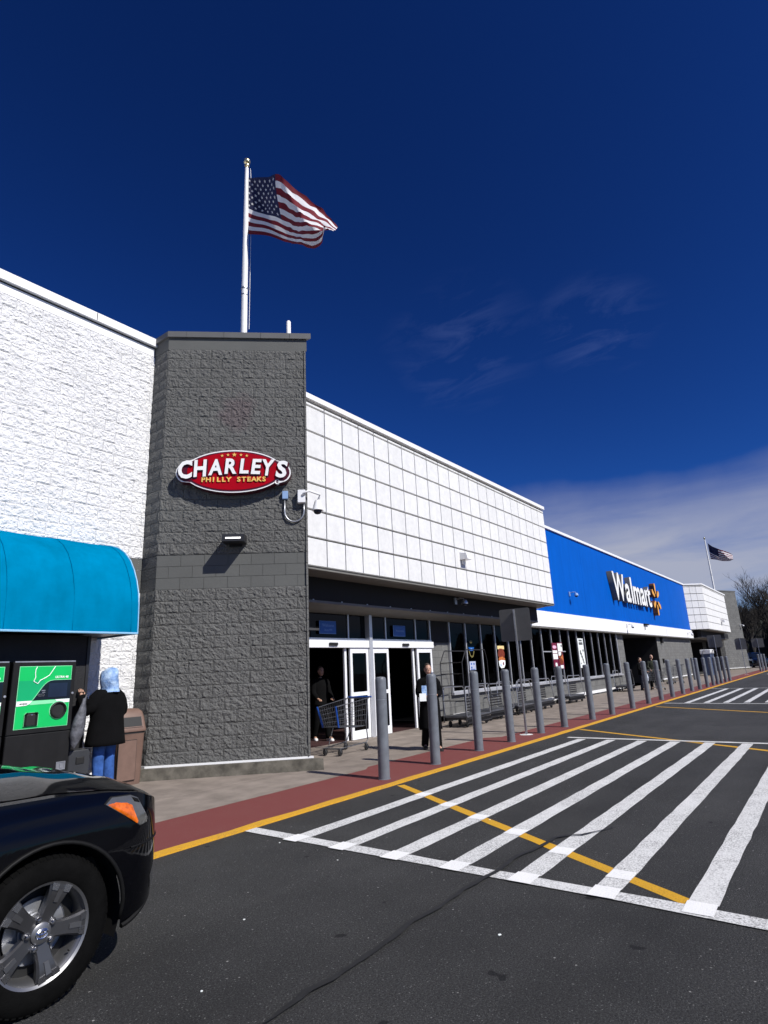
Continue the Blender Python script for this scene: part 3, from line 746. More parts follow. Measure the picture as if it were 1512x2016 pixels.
def store_front():
    P = store
    # roof mass behind the fascias
    MB().box(8.0, 72.5, 10.62, 46, 3.35, 7.3).build('roof', M_SOFFIT, P)
    # soffit and dark beam under the near and far fascia
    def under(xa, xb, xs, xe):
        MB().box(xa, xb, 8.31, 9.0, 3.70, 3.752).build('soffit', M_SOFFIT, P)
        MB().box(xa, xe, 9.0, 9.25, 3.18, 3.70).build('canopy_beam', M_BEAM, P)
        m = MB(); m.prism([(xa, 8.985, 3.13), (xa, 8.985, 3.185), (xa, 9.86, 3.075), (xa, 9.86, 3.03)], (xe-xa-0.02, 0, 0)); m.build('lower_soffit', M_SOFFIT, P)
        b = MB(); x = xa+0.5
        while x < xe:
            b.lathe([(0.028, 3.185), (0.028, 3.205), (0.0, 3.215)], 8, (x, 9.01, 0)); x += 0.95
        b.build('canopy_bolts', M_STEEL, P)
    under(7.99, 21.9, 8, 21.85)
    under(56.6, 69.8, 56.6, 72.4)
    # blue centre section
    MB().box(23.14, 55.36, 9.54, 10.6, 3.72, 7.50).build('blue_fascia', M_BLUE, P)
    s = MB()
    for x in (29.5, 36.0, 42.5, 49.0): s.box(x, x+0.01, 9.537, 9.545, 3.73, 7.5)
    s.build('panel_seam', M_BLUE, P)
    MB().box(23.1, 55.4, 9.46, 10.6, 7.50, 7.62).build('coping', M_WMETAL, P)
    MB().box(22.05, 55.9, 9.50, 9.80, 3.08, 3.72).build('white_band', M_WBAND, P)
    s = MB()
    for x in (36.0, 46.1): s.box(x, x+0.012, 9.497, 9.505, 3.09, 3.71)
    s.build('band_joint', M_GROOVE, P)
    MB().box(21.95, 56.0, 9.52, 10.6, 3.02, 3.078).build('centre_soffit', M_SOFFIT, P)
    # walls of grey block
    w = MB()
    w.box(15.42, 16.44, 9.86, 10.6, 0.22, 2.38); w.build('pier_wall', M_GREY_F, P)
    MB().box(15.36, 16.46, 9.83, 9.90, 2.385, 3.06).build('pier_top_shade', M_BEAM, P)  # near-black box puts the fascia's shadow on the pier top as colour
    MB().box(16.44, 34.9, 9.86, 10.1, 0.0, 0.78).build('knee_wall', M_GREY_F, P)
    MB().box(16.44, 36.2, 9.80, 9.87, 0.10, 0.225).build('base_line', M_WMETAL, P)
    MB().box(34.95, 36.15, 9.86, 10.6, 0.2, 3.02).build('portal_pier', M_GREY_F, P)
    MB().box(44.3, 56.2, 9.86, 10.6, 0.2, 3.02).build('block_wall', M_GREY_F, P)
    MB().box(44.25, 56.2, 9.83, 9.9, 0.16, 0.23).build('base_line', M_WMETAL, P)
    MB().box(44.2, 56.2, 9.78, 9.9, 0.0, 0.16).build('plinth', M_CONC_D, P)
    MB().box(16.44, 34.9, 9.74, 9.84, 0.785, 0.86).build('window_sill', M_ALU, P)
    # portal recess, entrance interior, far entrance
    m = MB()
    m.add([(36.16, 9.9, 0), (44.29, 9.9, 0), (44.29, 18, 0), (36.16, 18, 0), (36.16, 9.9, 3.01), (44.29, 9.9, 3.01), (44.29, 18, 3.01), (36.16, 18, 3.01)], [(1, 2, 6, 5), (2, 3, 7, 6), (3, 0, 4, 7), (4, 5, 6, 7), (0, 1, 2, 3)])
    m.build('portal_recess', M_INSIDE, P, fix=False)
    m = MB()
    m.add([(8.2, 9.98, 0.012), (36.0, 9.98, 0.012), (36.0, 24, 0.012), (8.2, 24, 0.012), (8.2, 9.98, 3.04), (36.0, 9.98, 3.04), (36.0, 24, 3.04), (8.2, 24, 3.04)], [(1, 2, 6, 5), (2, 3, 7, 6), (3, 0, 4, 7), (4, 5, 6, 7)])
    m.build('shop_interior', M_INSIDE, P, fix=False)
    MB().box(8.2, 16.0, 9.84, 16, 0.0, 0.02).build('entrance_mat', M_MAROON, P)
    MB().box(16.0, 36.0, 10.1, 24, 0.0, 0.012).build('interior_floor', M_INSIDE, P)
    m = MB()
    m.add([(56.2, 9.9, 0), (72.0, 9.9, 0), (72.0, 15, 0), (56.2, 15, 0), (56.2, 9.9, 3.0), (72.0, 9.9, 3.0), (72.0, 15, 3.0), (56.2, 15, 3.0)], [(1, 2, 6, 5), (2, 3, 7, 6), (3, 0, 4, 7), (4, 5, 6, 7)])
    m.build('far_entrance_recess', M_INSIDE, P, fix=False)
    # lit strip lamps behind the transom
    l = MB(); l.tube([(9.2, 13.0, 2.98), (14.2, 13.0, 2.98)], 0.035, 6); l.build('ceiling_lamp', M_LAMPON, P)
    # sliding doors
    h = MB(); h.box(10.0, 12.24, 9.70, 9.90, 2.21, 2.385); h.box(12.37, 15.36, 9.70, 9.90, 2.21, 2.385); ho = h.build('door_header', M_WFRAME, P)
    for x in (10.68, 13.72): MB().rbox(x, x+0.31, 9.66, 9.70, 2.255, 2.325, 0.012).build('door_sensor', M_BLACK, ho)
    MB().box(10.0, 15.36, 9.76, 9.92, 2.388, 2.44).build('transom_rail', M_ALU, P)
    p = MB(); p.box(12.245, 12.365, 9.68, 9.92, 0.02, 3.05); p.build('door_post', M_ALU, P)
    p = MB(); p.box(15.315, 15.365, 9.78, 9.92, 0.02, 3.05); p.build('door_post', M_ALU, P)
    def leaf(x0, x1, y, kick=True, st=0.085):
        m = MB(); z0, z1 = 0.03, 2.205
        m.box(x0, x0+st, y, y+0.05, z0, z1); m.box(x1-st, x1, y, y+0.05, z0, z1)
        m.box(x0+st, x1-st, y, y+0.05, z1-0.13, z1); m.box(x0+st, x1-st, y, y+0.05, z0, z0+0.20); m.box(x0+st, x1-st, y, y+0.05, 1.04, 1.13)
        o = m.build('entrance_door', M_WFRAME, P)
        MB().box(x0+st, x1-st, y+0.02, y+0.028, z0+0.20, 1.04).build('pane', M_GLASS, o)
        MB().box(x0+st, x1-st, y+0.02, y+0.028, 1.13, z1-0.13).build('pane', M_GLASS, o)
        return o
    leaf(11.51, 12.235, 9.74); leaf(12.40, 13.12, 9.74); leaf(14.50, 15.30, 9.74)
    def slim(x, y):
        m = MB(); m.box(x, x+0.075, y, y+0.05, 0.03, 2.2); return m.build('door_edge', M_WFRAME, P)
    slim(11.36, 9.80); slim(14.36, 9.80)
    # transom lights
    xs = [10.0, 11.52, 12.25, 12.36, 13.10, 14.56, 15.32]
    for a, b in ((10.0, 11.52), (11.52, 12.25), (12.36, 13.10), (13.10, 14.56), (14.56, 15.32)):
        m = MB(); m.box(a, a+0.045, 9.80, 9.88, 2.44, 3.04)
        o = m.build('transom_window', M_ALU, P)
        MB().box(a+0.045, b, 9.83, 9.838, 2.44, 3.04).build('pane', M_GLASS, o)
    # shop window bays
    xs = [16.46, 17.50]+[17.50+1.068*k for k in range(1, 17)]
    for a, b in zip(xs[:-1], xs[1:]):
        m = MB(); m.box(a, a+0.05, 9.78, 9.88, 0.862, 3.02); m.box(a+0.05, b, 9.80, 9.87, 0.862, 0.90)
        o = m.build('window', M_ALU, P)
        MB().box(a+0.05, b, 9.83, 9.838, 0.90, 3.02).build('pane', M_GLASS, o)
    MB().box(xs[-1], xs[-1]+0.1, 9.78, 9.88, 0.862, 3.02).build('window_end_post', M_ALU, P)
    MB().box(24.0, 26.6, 9.81, 9.83, 2.06, 2.10).build('window_crossbar', M_ALU, P)
    # small pieces on the block wall beyond the portal
    MB().box(45.3, 45.6, 9.70, 9.86, 2.6, 3.0).build('wall_lamp_box', M_BEAM, P)
    MB().box(45.1, 45.3, 9.76, 9.86, 1.25, 1.55).build('call_box', M_BEAM, P)
store_front()

# ---- far corner tower
ftower = empty('corner_tower', (74.5, 9.5, 0), 0, 'grey block tower at the far end of the store front beneath the small flag', 'tower')
def far_tower():
    base = [(71.9, 11.5), (72.5, 9.55), (75.95, 7.97), (76.4, 11.5)]
    MB().prism([(x, y, 0.2) for x, y in base], (0, 0, 8.1)).build('block_wall', M_GREY_F, ftower)
    def off(d): return [(71.9-d, 11.6), (72.5-d, 9.55-d), (75.95+d, 7.97-d), (76.4+d, 11.6)]
    MB().prism([(x, y, 8.3) for x, y in off(.06)], (0, 0, 0.13)).build('coping', M_GMETAL, ftower)
    MB().prism([(x, y, 0.18) for x, y in off(.03)], (0, 0, 0.05)).build('base_line', M_WMETAL, ftower)
    MB().prism([(x, y, 0.0) for x, y in off(.16)], (0, 0, 0.18)).build('plinth', M_CONC_D, ftower)
    # courses as recessed joints' counterpart: slim proud rows
    m = MB(); d = Vector((75.95-72.5, 7.97-9.55, 0)); L = d.length; d.normalize(); n = Vector((d.y, -d.x, 0))
    M = frame((72.5, 9.55, 0.24), d, (0, 0, 1), n); m.M = M
    for r in range(37):
        x = -(BL/2 if r % 2 else 0)
        while x < L-0.02:
            a, b = max(x, 0), min(x+BL, L)
            if b-a > .05:
                g = 0.005; y0 = r*0.2165; q = rnd.uniform(0.008, 0.022)
                m.add([(a+g, y0+g, 0), (b-g, y0+g, 0), (b-g, y0+.2165-g, 0), (a+g, y0+.2165-g, 0), (a+g, y0+g, q), (b-g, y0+g, q*.8), (b-g, y0+.2165-g, q), (a+g, y0+.2165-g, q*.7)], [(4, 5, 6, 7), (0, 1, 5, 4), (1, 2, 6, 5), (2, 3, 7, 6), (3, 0, 4, 7)])
            x += BL
    m.M = None; o = m.build('block_courses', M_GREY_F, ftower, fix=False); o['kind'] = 'stuff'
far_tower()
# ------------------------------------------------------------------ signs on the store
def oval_sign():
    s = empty('oval_sign', TL+TD*1.39+Vector((0, 0, 5.43)), 0, 'red oval restaurant sign with big white letters on the corner tower', 'sign')
    M = TM @ Matrix.Translation((1.39, 5.43, 0.01))          # local x right, y up, z out
    def outline(a, b, lobes, n=120):
        pts = []
        for k in range(n):
            t = 2*math.pi*k/n; c, q = math.cos(t), math.sin(t)
            r = 1/math.sqrt((c/a)**2+(q/b)**2)
            for cx, cy, lr in lobes:
                p = c*cx+q*cy; disc = p*p-(cx*cx+cy*cy-lr*lr)
                if disc > 0: r = max(r, p+math.sqrt(disc))
            pts.append((r*c, r*q))
        return pts
    def lobes(o): return [(-0.875, -0.02, 0.205+o), (-0.80, 0.015, 0.215+o), (0.875, -0.035, 0.205+o), (0.81, 0.005, 0.21+o)]
    def layer(name, mats, pts, z0, z1, lip=False):
        m = MB(M); m.prism([(x, y, z0) for x, y in pts], (0, 0, z1-z0), 0, 1 if len(mats) > 1 else 0)
        return m.build(name, mats, s)
    layer('backing', [M_SIGNW, M_SIGNMAR], outline(0.935, 0.430, lobes(0.0)), 0.0, 0.20)
    layer('maroon_border', [M_SIGNMAR], outline(0.910, 0.405, lobes(-0.025)), 0.198, 0.206)
    layer('red_panel', [M_SIGNRED], outline(0.87, 0.378, []), 0.204, 0.212)
    inv = wm(s).inverted()
    LET = (('C', -.895, .270, -.156, .365), ('H', -.622, .255, -.120, .343), ('A', -.345, .258, -.090, .322), ('R', -.058, .225, -.068, .312), ('L', .198, .175, -.064, .304), ('E', .425, .195, -.078, .308), ('Y', .650, .240, -.112, .332), ('S', .905, .215, -.156, .350))
    for ch, x, w, y, h in LET:
        for nm, dep, bold, mt, z, dx, dy, gr in (('letter', .035, .016, (M_SIGNW, M_SIGNMAR), .212, 0, 0, 0), ('letter_shadow_plate', .006, .016, (M_SIGNMAR,), .2065, .010, -.014, .030)):
            me = text_mesh(ch, .45, dep, bold, .10, mt)
            xs = [v.co.x for v in me.vertices]; ys = [v.co.y for v in me.vertices]; x0, x1, y0, y1 = min(xs), max(xs), min(ys), max(ys)
            for v in me.vertices: v.co.x = (v.co.x-(x0+x1)/2)/(x1-x0)*(w+gr); v.co.y = (v.co.y-(y0+y1)/2)/(y1-y0)*(h+gr)
            mobj(nm, me, s, inv @ M @ Matrix.Translation((x+dx, y+h/2+dy, z)) @ Matrix.Rotation(R(-4.5*x), 4, 'Z'))
    t = 'PHILLY STEAKS'; n = len(t)
    for i, ch in enumerate(t):
        if ch == ' ': continue
        u = i-(n-1)/2; x = u*0.0945+0.005
        me = text_mesh(ch, 0.128, 0.02, 0.004, 0, (M_SIGNGOLD,), sx=1.1)
        mobj('gold_letter', me, s, inv @ M @ Matrix.Translation((x, -0.178, 0.2125)))
    for x, y, r in ((-0.225, 0.310, 0.032), (-0.115, 0.325, 0.032), (0.005, 0.330, 0.047), (0.13, 0.323, 0.032), (0.240, 0.308, 0.032)):
        m = MB(M); m.prism([(a, b, 0.212) for a, b in star_pts(x, y, r)], (0, 0, 0.012)); m.build('star', M_SIGNGOLD, s)
    m = MB(M); m.tube([(0.82+0.040*math.cos(k*.5236), -0.226+0.040*math.sin(k*.5236), 0.2) for k in range(13)], 0.009, 5, caps=False); m.lathe([(0.04, 0.12), (0.04, 0.198)], 20, (0.82, -0.226, 0)); rg = m.build('registered_mark', M_SIGNW, s)
    mobj('mark_letter', text_mesh('R', 0.06, 0.006, 0.002, 0, (M_SIGNMAR,)), s, inv @ M @ Matrix.Translation((0.82, -0.226, 0.199)))
oval_sign()

def store_sign():
    s = empty('letter_sign', (38.5, 9.54, 5.5), 0, 'raised white letters and an orange burst on the blue fascia', 'sign')
    inv = wm(s).inverted(); z = 0.30
    B = lambda x, y: FACADE(x, 9.53, y)
    pos = [('W', 34.72, 4.83, 1.52, 0.92), ('a', 36.42, 4.83, 1.52, 1.08), ('l', 37.32, 4.83, 1.52, 1.15), ('m', 38.42, 4.83, 1.52, 1.0), ('a', 39.78, 4.83, 1.52, 1.08), ('r', 40.72, 4.83, 1.52, 1.1), ('t', 41.42, 4.83, 1.52, 1.15)]
    for ch, x, y, cap, w in pos:
        size = cap/0.70
        me = text_mesh(ch, size, z, 0.046, 0, (M_SIGNW, M_LETTER_E), align='CENTER', sx=w)
        # sit the letters on one baseline
        ys = [v.co.y for v in me.vertices]; mn = min(ys)
        for v in me.vertices: v.co.y -= mn
        mobj('letter', me, s, inv @ B(x, y))
    for k in range(6):
        a = R(90+60*k); d = Vector((math.cos(a), math.sin(a))); n = Vector((-d.y, d.x))
        r0, r1, w0, w1 = 0.36, 1.10, 0.125, 0.17; pts = []
        for r, w, arc in ((r0, w0, range(0, 181, 30)), (r1, w1, range(180, 361, 30))):
            rr = r+w if r == r0 else r-w
            for t in arc:
                q = R(t); pts.append(d*(rr-w*math.sin(q))+n*(w*math.cos(q)))
        m = MB(B(43.33, 5.47)); m.prism([(p.x, p.y, 0.02) for p in pts], (0, 0, z), 0, 1); m.build('ray', [M_SPARK, M_SPARK_E], s)
store_sign()

# ------------------------------------------------------------------ fittings on the tower and fascias
def wall_lamp():
    s = empty('wall_lamp', TL+TD*1.43+Vector((0, 0, 4.1)), 0, 'black box wall lamp with a lit tube low on the corner tower', 'wall lamp')
    M = TM @ Matrix.Translation((1.43, 4.10, 0.0))
    m = MB(M); m.prism([(-0.2, 0.09, 0.01), (-0.2, -0.06, 0.01), (-0.2, -0.085, 0.42), (-0.2, 0.045, 0.42)], (0.4, 0, 0)); m.build('housing', M_DARK, s)
    m = MB(M); m.box(-0.135, 0.135, -0.040, -0.016, 0.405, 0.432); m.build('lens', M_LAMPON, s)
    m = MB(M); m.box(-0.12, 0.12, -0.11, 0.12, 0.0, 0.03); m.build('back_plate', M_DARK, s)
wall_lamp()

def dome_camera():
    s = empty('security_camera', TL+TD*2.7+Vector((0, 0, 4.9)), 0, 'white dome security camera on a curved arm at the corner tower edge', 'security camera')
    M = TM @ Matrix.Translation((2.66, 4.93, 0.0))
    m = MB(M); m.rbox(-0.07, 0.08, -0.12, 0.14, 0.0, 0.13, 0.01); m.build('junction_box', M_CAMWHITE, s)
    c = Vector((8.13, 7.6, 4.77)); a = M @ Vector((0.02, 0.02, 0.13))
    m = MB(); m.tube([a, a+Vector((0.0, -0.07, 0.05)), a+Vector((0.09, -0.10, 0.09)), Vector((8.12, 7.52, 5.0)), Vector((8.13, 7.56, 4.94)), c+Vector((0, 0, 0.12))], 0.022, 8); m.build('arm', M_CAMWHITE, s, smooth=True)
    m = MB(); m.lathe([(0.0, 0.14), (0.05, 0.13), (0.075, 0.06), (0.095, -0.03), (0.115, -0.06), (0.115, -0.075), (0.0, -0.075)], 20, c); m.build('housing', M_CAMWHITE, s, smooth='auto')
    m = MB(); m.lathe([(0.082, -0.075), (0.078, -0.11), (0.055, -0.14), (0.0, -0.155)], 18, c); m.build('dome', M_SCREEN, s, smooth=True)
dome_camera()
def conduit():
    s = empty('cable_conduit', TL+TD*2.35+Vector((0, 0, 4.98)), 0, 'pale blue junction box with a looping grey conduit under the oval sign', 'conduit')
    m = MB(TM); m.rbox(2.295, 2.405, 4.90, 5.06, 0.0, 0.09, 0.008); m.build('junction_box', M_BLUEGREY, s)
    pts = [(2.34, 4.90, .05)]+[(2.525-0.185*math.cos(R(t)), 4.66-0.21*math.sin(R(t)), 0.05) for t in range(0, 181, 15)]+[(2.71, 4.82, .05)]
    m = MB(TM); m.tube(pts, 0.016, 8); m.build('conduit', M_STEEL, s, smooth=True)
conduit()
def flood_box(x, z, y, label, sc=1.0):
    s = empty('fascia_light', (x, y, z), 0, label, 'wall light')
    m = MB(); m.prism([(x-.14*sc, y-0.005, z+.20*sc), (x-.14*sc, y-.22*sc, z+.14*sc), (x-.14*sc, y-.26*sc, z-.02*sc), (x-.14*sc, y-0.005, z-.02*sc)], (.28*sc, 0, 0)); m.build('hood', M_CAMWHITE, s)
    m = MB(); m.box(x-.06*sc, x+.06*sc, y-.06, y-.004, z-.14*sc, z-.02*sc); m.build('bracket', M_CAMWHITE, s)
flood_box(15.03, 4.66, 8.3, 'white hooded light on the near white panelled fascia')
flood_box(63.96, 4.6, 8.3, 'white hooded light on the far white panelled fascia', 1.3)
def small_camera(x, y, z, label, mat=None):
    s = empty('security_camera', (x, y, z), 0, label, 'security camera', 'small wall cameras along the store front')
    mat = mat or M_CAMWHITE
    m = MB(); m.rbox(x-.06, x+.06, y-.06, y, z-.1, z+.1, 0.008); m.build('mount', mat, s)
    m = MB(); m.tube([(x, y-.05, z+.04), (x, y-.20, z+.07), (x+.02, y-.30, z+.05), (x+.03, y-.33, z-.02)], 0.02, 6); m.build('arm', mat, s)
    m = MB(); m.lathe([(0.0, .06), (0.07, .04), (0.10, -.04), (0.10, -.07), (0.0, -.07)], 14, (x+.03, y-.33, z-.04)); m.build('housing', mat, s, smooth='auto')
    m = MB(); m.lathe([(0.075, -.07), (0.06, -.12), (0.0, -.14)], 12, (x+.03, y-.33, z-.04)); m.build('dome', M_SCREEN, s, smooth=True)
small_camera(15.6, 9.0, 3.55, 'small dome camera under the near fascia on the dark beam', M_STEEL)
small_camera(27.2, 9.54, 4.68, 'pale camera alone on the blue fascia near its lower corner', M_BLUEGREY)
small_camera(36.0, 9.50, 3.5, 'dome camera on the white band below the blue fascia lettering')
small_camera(53.5, 9.50, 3.4, 'dome camera at the far end of the white band')
small_camera(75.6, 8.10, 4.65, 'white camera sticking out from the far tower')
def bracket():
    s = empty('wall_bracket', (40.4, 9.5, 3.66), 0, 'dark bracket hanging over the white band beneath the burst sign', 'bracket')
    m = MB(); m.box(39.9, 40.9, 9.38, 9.50, 3.66, 3.74); m.build('bar', M_BEAM, s)
    m = MB(); m.tube([(39.95, 9.44, 3.68), (39.95, 9.44, 3.35)], 0.02, 6); m.build('cable', M_BEAM, s)
bracket()
def stub():
    p = TL+TD*2.39-TN*0.75
    m = MB(); m.lathe([(0.05, 8.4), (0.05, 9.33), (0.03, 9.36), (0, 9.365)], 12, (p.x, p.y, 0))
    tag(m.build('vent_pipe', M_WPOLE, smooth='auto'), 'short white pipe standing on top of the near corner tower', 'pipe')
stub()

# ------------------------------------------------------------------ flags
def flag_pole(x, y, z0, z1, r, label):
    s = empty('flag_pole', (x, y, z0), 0, label, 'flagpole')
    m = MB(); m.lathe([(r*1.15, z0), (r*1.1, z0+(z1-z0)*.35), (r, z0+(z1-z0)*.6), (r*.72, z1-.22), (r*.72, z1-.20)], 14, (x, y, 0)); m.build('pole', M_WPOLE, s, smooth='auto')
    m = MB(); zc = z0+(z1-z0)*.31; m.lathe([(r*1.35, zc), (r*1.35, zc+.03)], 14, (x, y, 0)); m.lathe([(r*1.25, zc-.16), (r*1.25, zc-.14)], 14, (x, y, 0)); m.build('joint_band', M_STEEL, s)
    m = MB(); m.lathe([(r*.55, z1-.20), (r*.5, z1-.14), (r*.9, z1-.13), (r*.9, z1-.10), (r*.4, z1-.09)]+[(1.35*r*math.sin(R(t)), z1-.0-1.35*r*math.cos(R(t))+.0) for t in range(20, 181, 16)], 16, (x, y, 0)); m.build('ball_finial', M_GOLD, s, smooth='auto')
    m = MB(); m.tube([(x+r*1.1, y-r*.8, z1-.18), (x+r*1.5, y-r*1.2, z1-.9), (x+r*1.4, y-r*1.1, z0+.6)], r*.10, 5); m.build('halyard', M_WPOLE, s)
    return s

def make_flag(px, py, ztop, top, bot, dirv, label, stars=True, k=1.0, seed=1):
    """Cloth in the wind. u along the fly, v down the hoist."""
    s = empty('flag', (px, py, ztop), 0, label, 'flag')
    d = Vector((dirv[0], dirv[1], 0)).normalized(); nr = Vector((d.y, -d.x, 0))
    def curve(c, u):
        for a, b in zip(c[:-1], c[1:]):
            if u <= b[0]+1e-9:
                t = (u-a[0])/(b[0]-a[0]); return a[1]+(b[1]-a[1])*t, a[2]+(b[2]-a[2])*t
        return c[-1][1], c[-1][2]
    def sm(c, u, h=.05):
        q = [curve(c, min(1, max(0, u+e))) for e in (-h, -h/2, 0, h/2, h)]
        return sum(x for x, _ in q)/5, sum(z for _, z in q)/5
    def depth(u, v):
        ub = .06+.30*v; uf = .50+.62*max(0, v-.05)
        D = -.62*min(u, ub)
        if u > ub: D += .55*(min(u, uf)-ub)
        if u > uf: D += -1.15*(u-uf)
        D += .05*math.sin(14*u+5*v+seed)*min(1, 3*u)+.025*noise.noise((u*9, v*7, seed))*min(1, 4*u)
        return D*2.4
    def pt(u, v):
        a = sm(top, u); b = sm(bot, u)
        vv = v+0.17*min(1, u/.4)*math.sin(math.pi*v)
        x = a[0]+(b[0]-a[0])*vv; z = a[1]+(b[1]-a[1])*vv
        # the fly's upper corner folds back and is wrinkled
        if u > .45: z += .05*noise.noise((u*16, v*10, 4+seed))*(1-v); x += .04*noise.noise((u*14, v*13, 9+seed))
        return Vector((px, py, 0))+d*x+Vector((0, 0, z))+nr*depth(u, v)*0.42*k
    NU = 48
    def patch(u0, u1, v0, v1, nu, nv, name, mat):
        m = MB(); vs = [pt(u0+(u1-u0)*i/nu, v0+(v1-v0)*j/nv) for j in range(nv+1) for i in range(nu+1)]
        m.add(vs, [(j*(nu+1)+i, j*(nu+1)+i+1, (j+1)*(nu+1)+i+1, (j+1)*(nu+1)+i) for j in range(nv) for i in range(nu)])
        return m.build(name, mat, s, smooth=True, fix=False)
    cu = .40
    patch(0.004, cu, 0, 7/13, 22, 16, 'canton', M_FBLUE)
    for i in range(13):
        patch(cu if i < 7 else 0.004, 1, i/13, (i+1)/13, 34 if i < 7 else NU, 2, 'stripe', M_FRED if i % 2 == 0 else M_FWHITE)
    e = 0.004
    for r in range(9):
        for c in range(6 if r % 2 == 0 else 5):
            u = cu*((c*2+(1 if r % 2 == 0 else 2))/12); v = 7/13*((r+1)/10); ru, rv = .0155, .0265
            for sg in ((1,) if not stars else (1, -1)):
                m = MB(); pts = []
                for a, b in star_pts(0, 0, 1):
                    p = pt(u+a*ru, v-b*rv); pts.append(p)
                tu = (pt(u+.01, v)-pt(u-.01, v)).cross(pt(u, v+.01)-pt(u, v-.01)).normalized()
                pts = [p+tu*e*sg for p in pts]; c0 = pt(u, v)+tu*e*sg
                m.add(pts+[c0], [(i, (i+1) % 10, 10) for i in range(10)])
                if sg == 1 and stars: st = m
                elif stars: st.v += []; st.add(m.v, m.f)
                else: st = m
            st.build('star', M_FWHITE, s, fix=False)
    return s
flag_pole(7.462, 9.10, 8.45, 13.62, 0.062, 'tall white flagpole with a gilt ball on the near corner tower')
make_flag(7.475, 9.04, 13.13, [(0, -.08, 13.18), (.2, .42, 12.89), (.4, .95, 12.58), (.48, 1.18, 12.37), (.55, 1.33, 12.10), (.63, 1.52, 11.91), (.76, 1.82, 11.56), (.88, 2.09, 11.20), (.95, 2.20, 11.00), (1, 2.27, 10.88)],
          [(0, -.08, 11.56), (.1, .14, 11.47), (.22, .50, 11.34), (.36, .90, 11.08), (.48, 1.22, 10.80), (.60, 1.52, 10.54), (.72, 1.79, 10.33), (.82, 2.03, 10.27), (.90, 2.18, 10.34), (.96, 2.24, 10.42), (1, 2.29, 10.52)], (.12, -1.0), 'large striped flag with white stars flying above the near corner tower')
flag_pole(73.0, 9.53, 8.4, 14.28, 0.075, 'thin flagpole standing on the far corner tower')
make_flag(73.05, 9.40, 13.75, [(0, .05, 13.75), (.2, .46, 13.26), (.45, 1.09, 12.81), (.7, 1.66, 12.53), (1, 2.26, 12.14)], [(0, .05, 11.90), (.25, .65, 11.76), (.5, 1.13, 11.54), (.85, 1.89, 11.41), (1, 2.25, 11.55)], (.10, -1.0), 'small distant striped flag flying over the far end of the store', stars=False, seed=3)

# ------------------------------------------------------------------ bollards
def make_bollard():
    s = empty('bollard', (0, 0, 0))
    b = MB(); b.lathe([(0.088, 0.02), (0.088, 0.5), (0.088, 1.0), (0.088, 1.455)], 22, caps=False); b.build('post', M_BOLL, s, smooth='auto')
    c = MB(); c.lathe([(0.0885, 1.455), (0.0865, 1.482), (0.078, 1.503), (0.055, 1.515), (0.0, 1.519)], 22); c.build('cap', M_BOLL, s, smooth='auto')
    q = MB(); q.lathe([(0.0886, 1.17), (0.0886, 1.176)], 22, caps=False); q.build('seam_band', M_STEEL, s, smooth=True)
    r = MB(); r.lathe([(0.096, 0.018), (0.096, 0.03), (0.089, 0.034)], 22); r.build('base_ring', M_BOLL, s, smooth='auto')
    return s
ORD = 'first second third fourth fifth sixth seventh eighth ninth tenth eleventh twelfth thirteenth fourteenth fifteenth sixteenth seventeenth eighteenth nineteenth twentieth twenty-first'.split()
def bollards():
    proto = make_bollard()
    pts = [(7.65, 5.87), (9.14, 5.89), (10.84, 5.96), (12.25, 5.94), (13.93, 5.97), (15.33, 5.92), (17.39, 5.88), (19.04, 5.82), (21.36, 5.83), (23.60, 5.86), (25.62, 5.87), (27.48, 5.84), (29.68, 5.86), (31.86, 5.88), (33.40, 5.80), (35.64, 5.81), (37.64, 5.83), (38.9, 5.80), (40.34, 5.80), (41.9, 5.78), (43.50, 5.77)]
    near = {0: 'nearest grey bollard on the red strip, before the tower and shopping cart',
            1: 'grey bollard on the red strip that half hides the person in black',
            3: 'grey bollard just before the nearest sign post, on the red strip',
            4: 'grey bollard just beyond the nearest sign post, on the red strip'}
    for i, (x, y) in enumerate(pts):
        o = proto if i == 0 else copy_tree(proto)
        o.location = (x, y, 0); o.rotation_euler = (R(rnd.uniform(-.5, .5)), R(rnd.uniform(-.5, .5)), rnd.uniform(0, 6))
        tag(o, near.get(i, ORD[i]+' grey bollard from the corner tower along the kerb'), 'bollard', 'grey bollards along the red kerb strip')
    o = copy_tree(proto); o.location = (46.86, 8.34, 0)
    tag(o, 'lone grey bollard set back by the far grey block wall', 'bollard', 'grey bollards along the red kerb strip')
    for k in range(3):
        o = copy_tree(proto); o.location = (64.3+1.0*k, 5.95-0.14*k, 0)
        tag(o, ('nearest', 'middle', 'farthest')[k]+' grey bollard of the small far group before the trees', 'bollard', 'far cluster of grey bollards')
bollards()

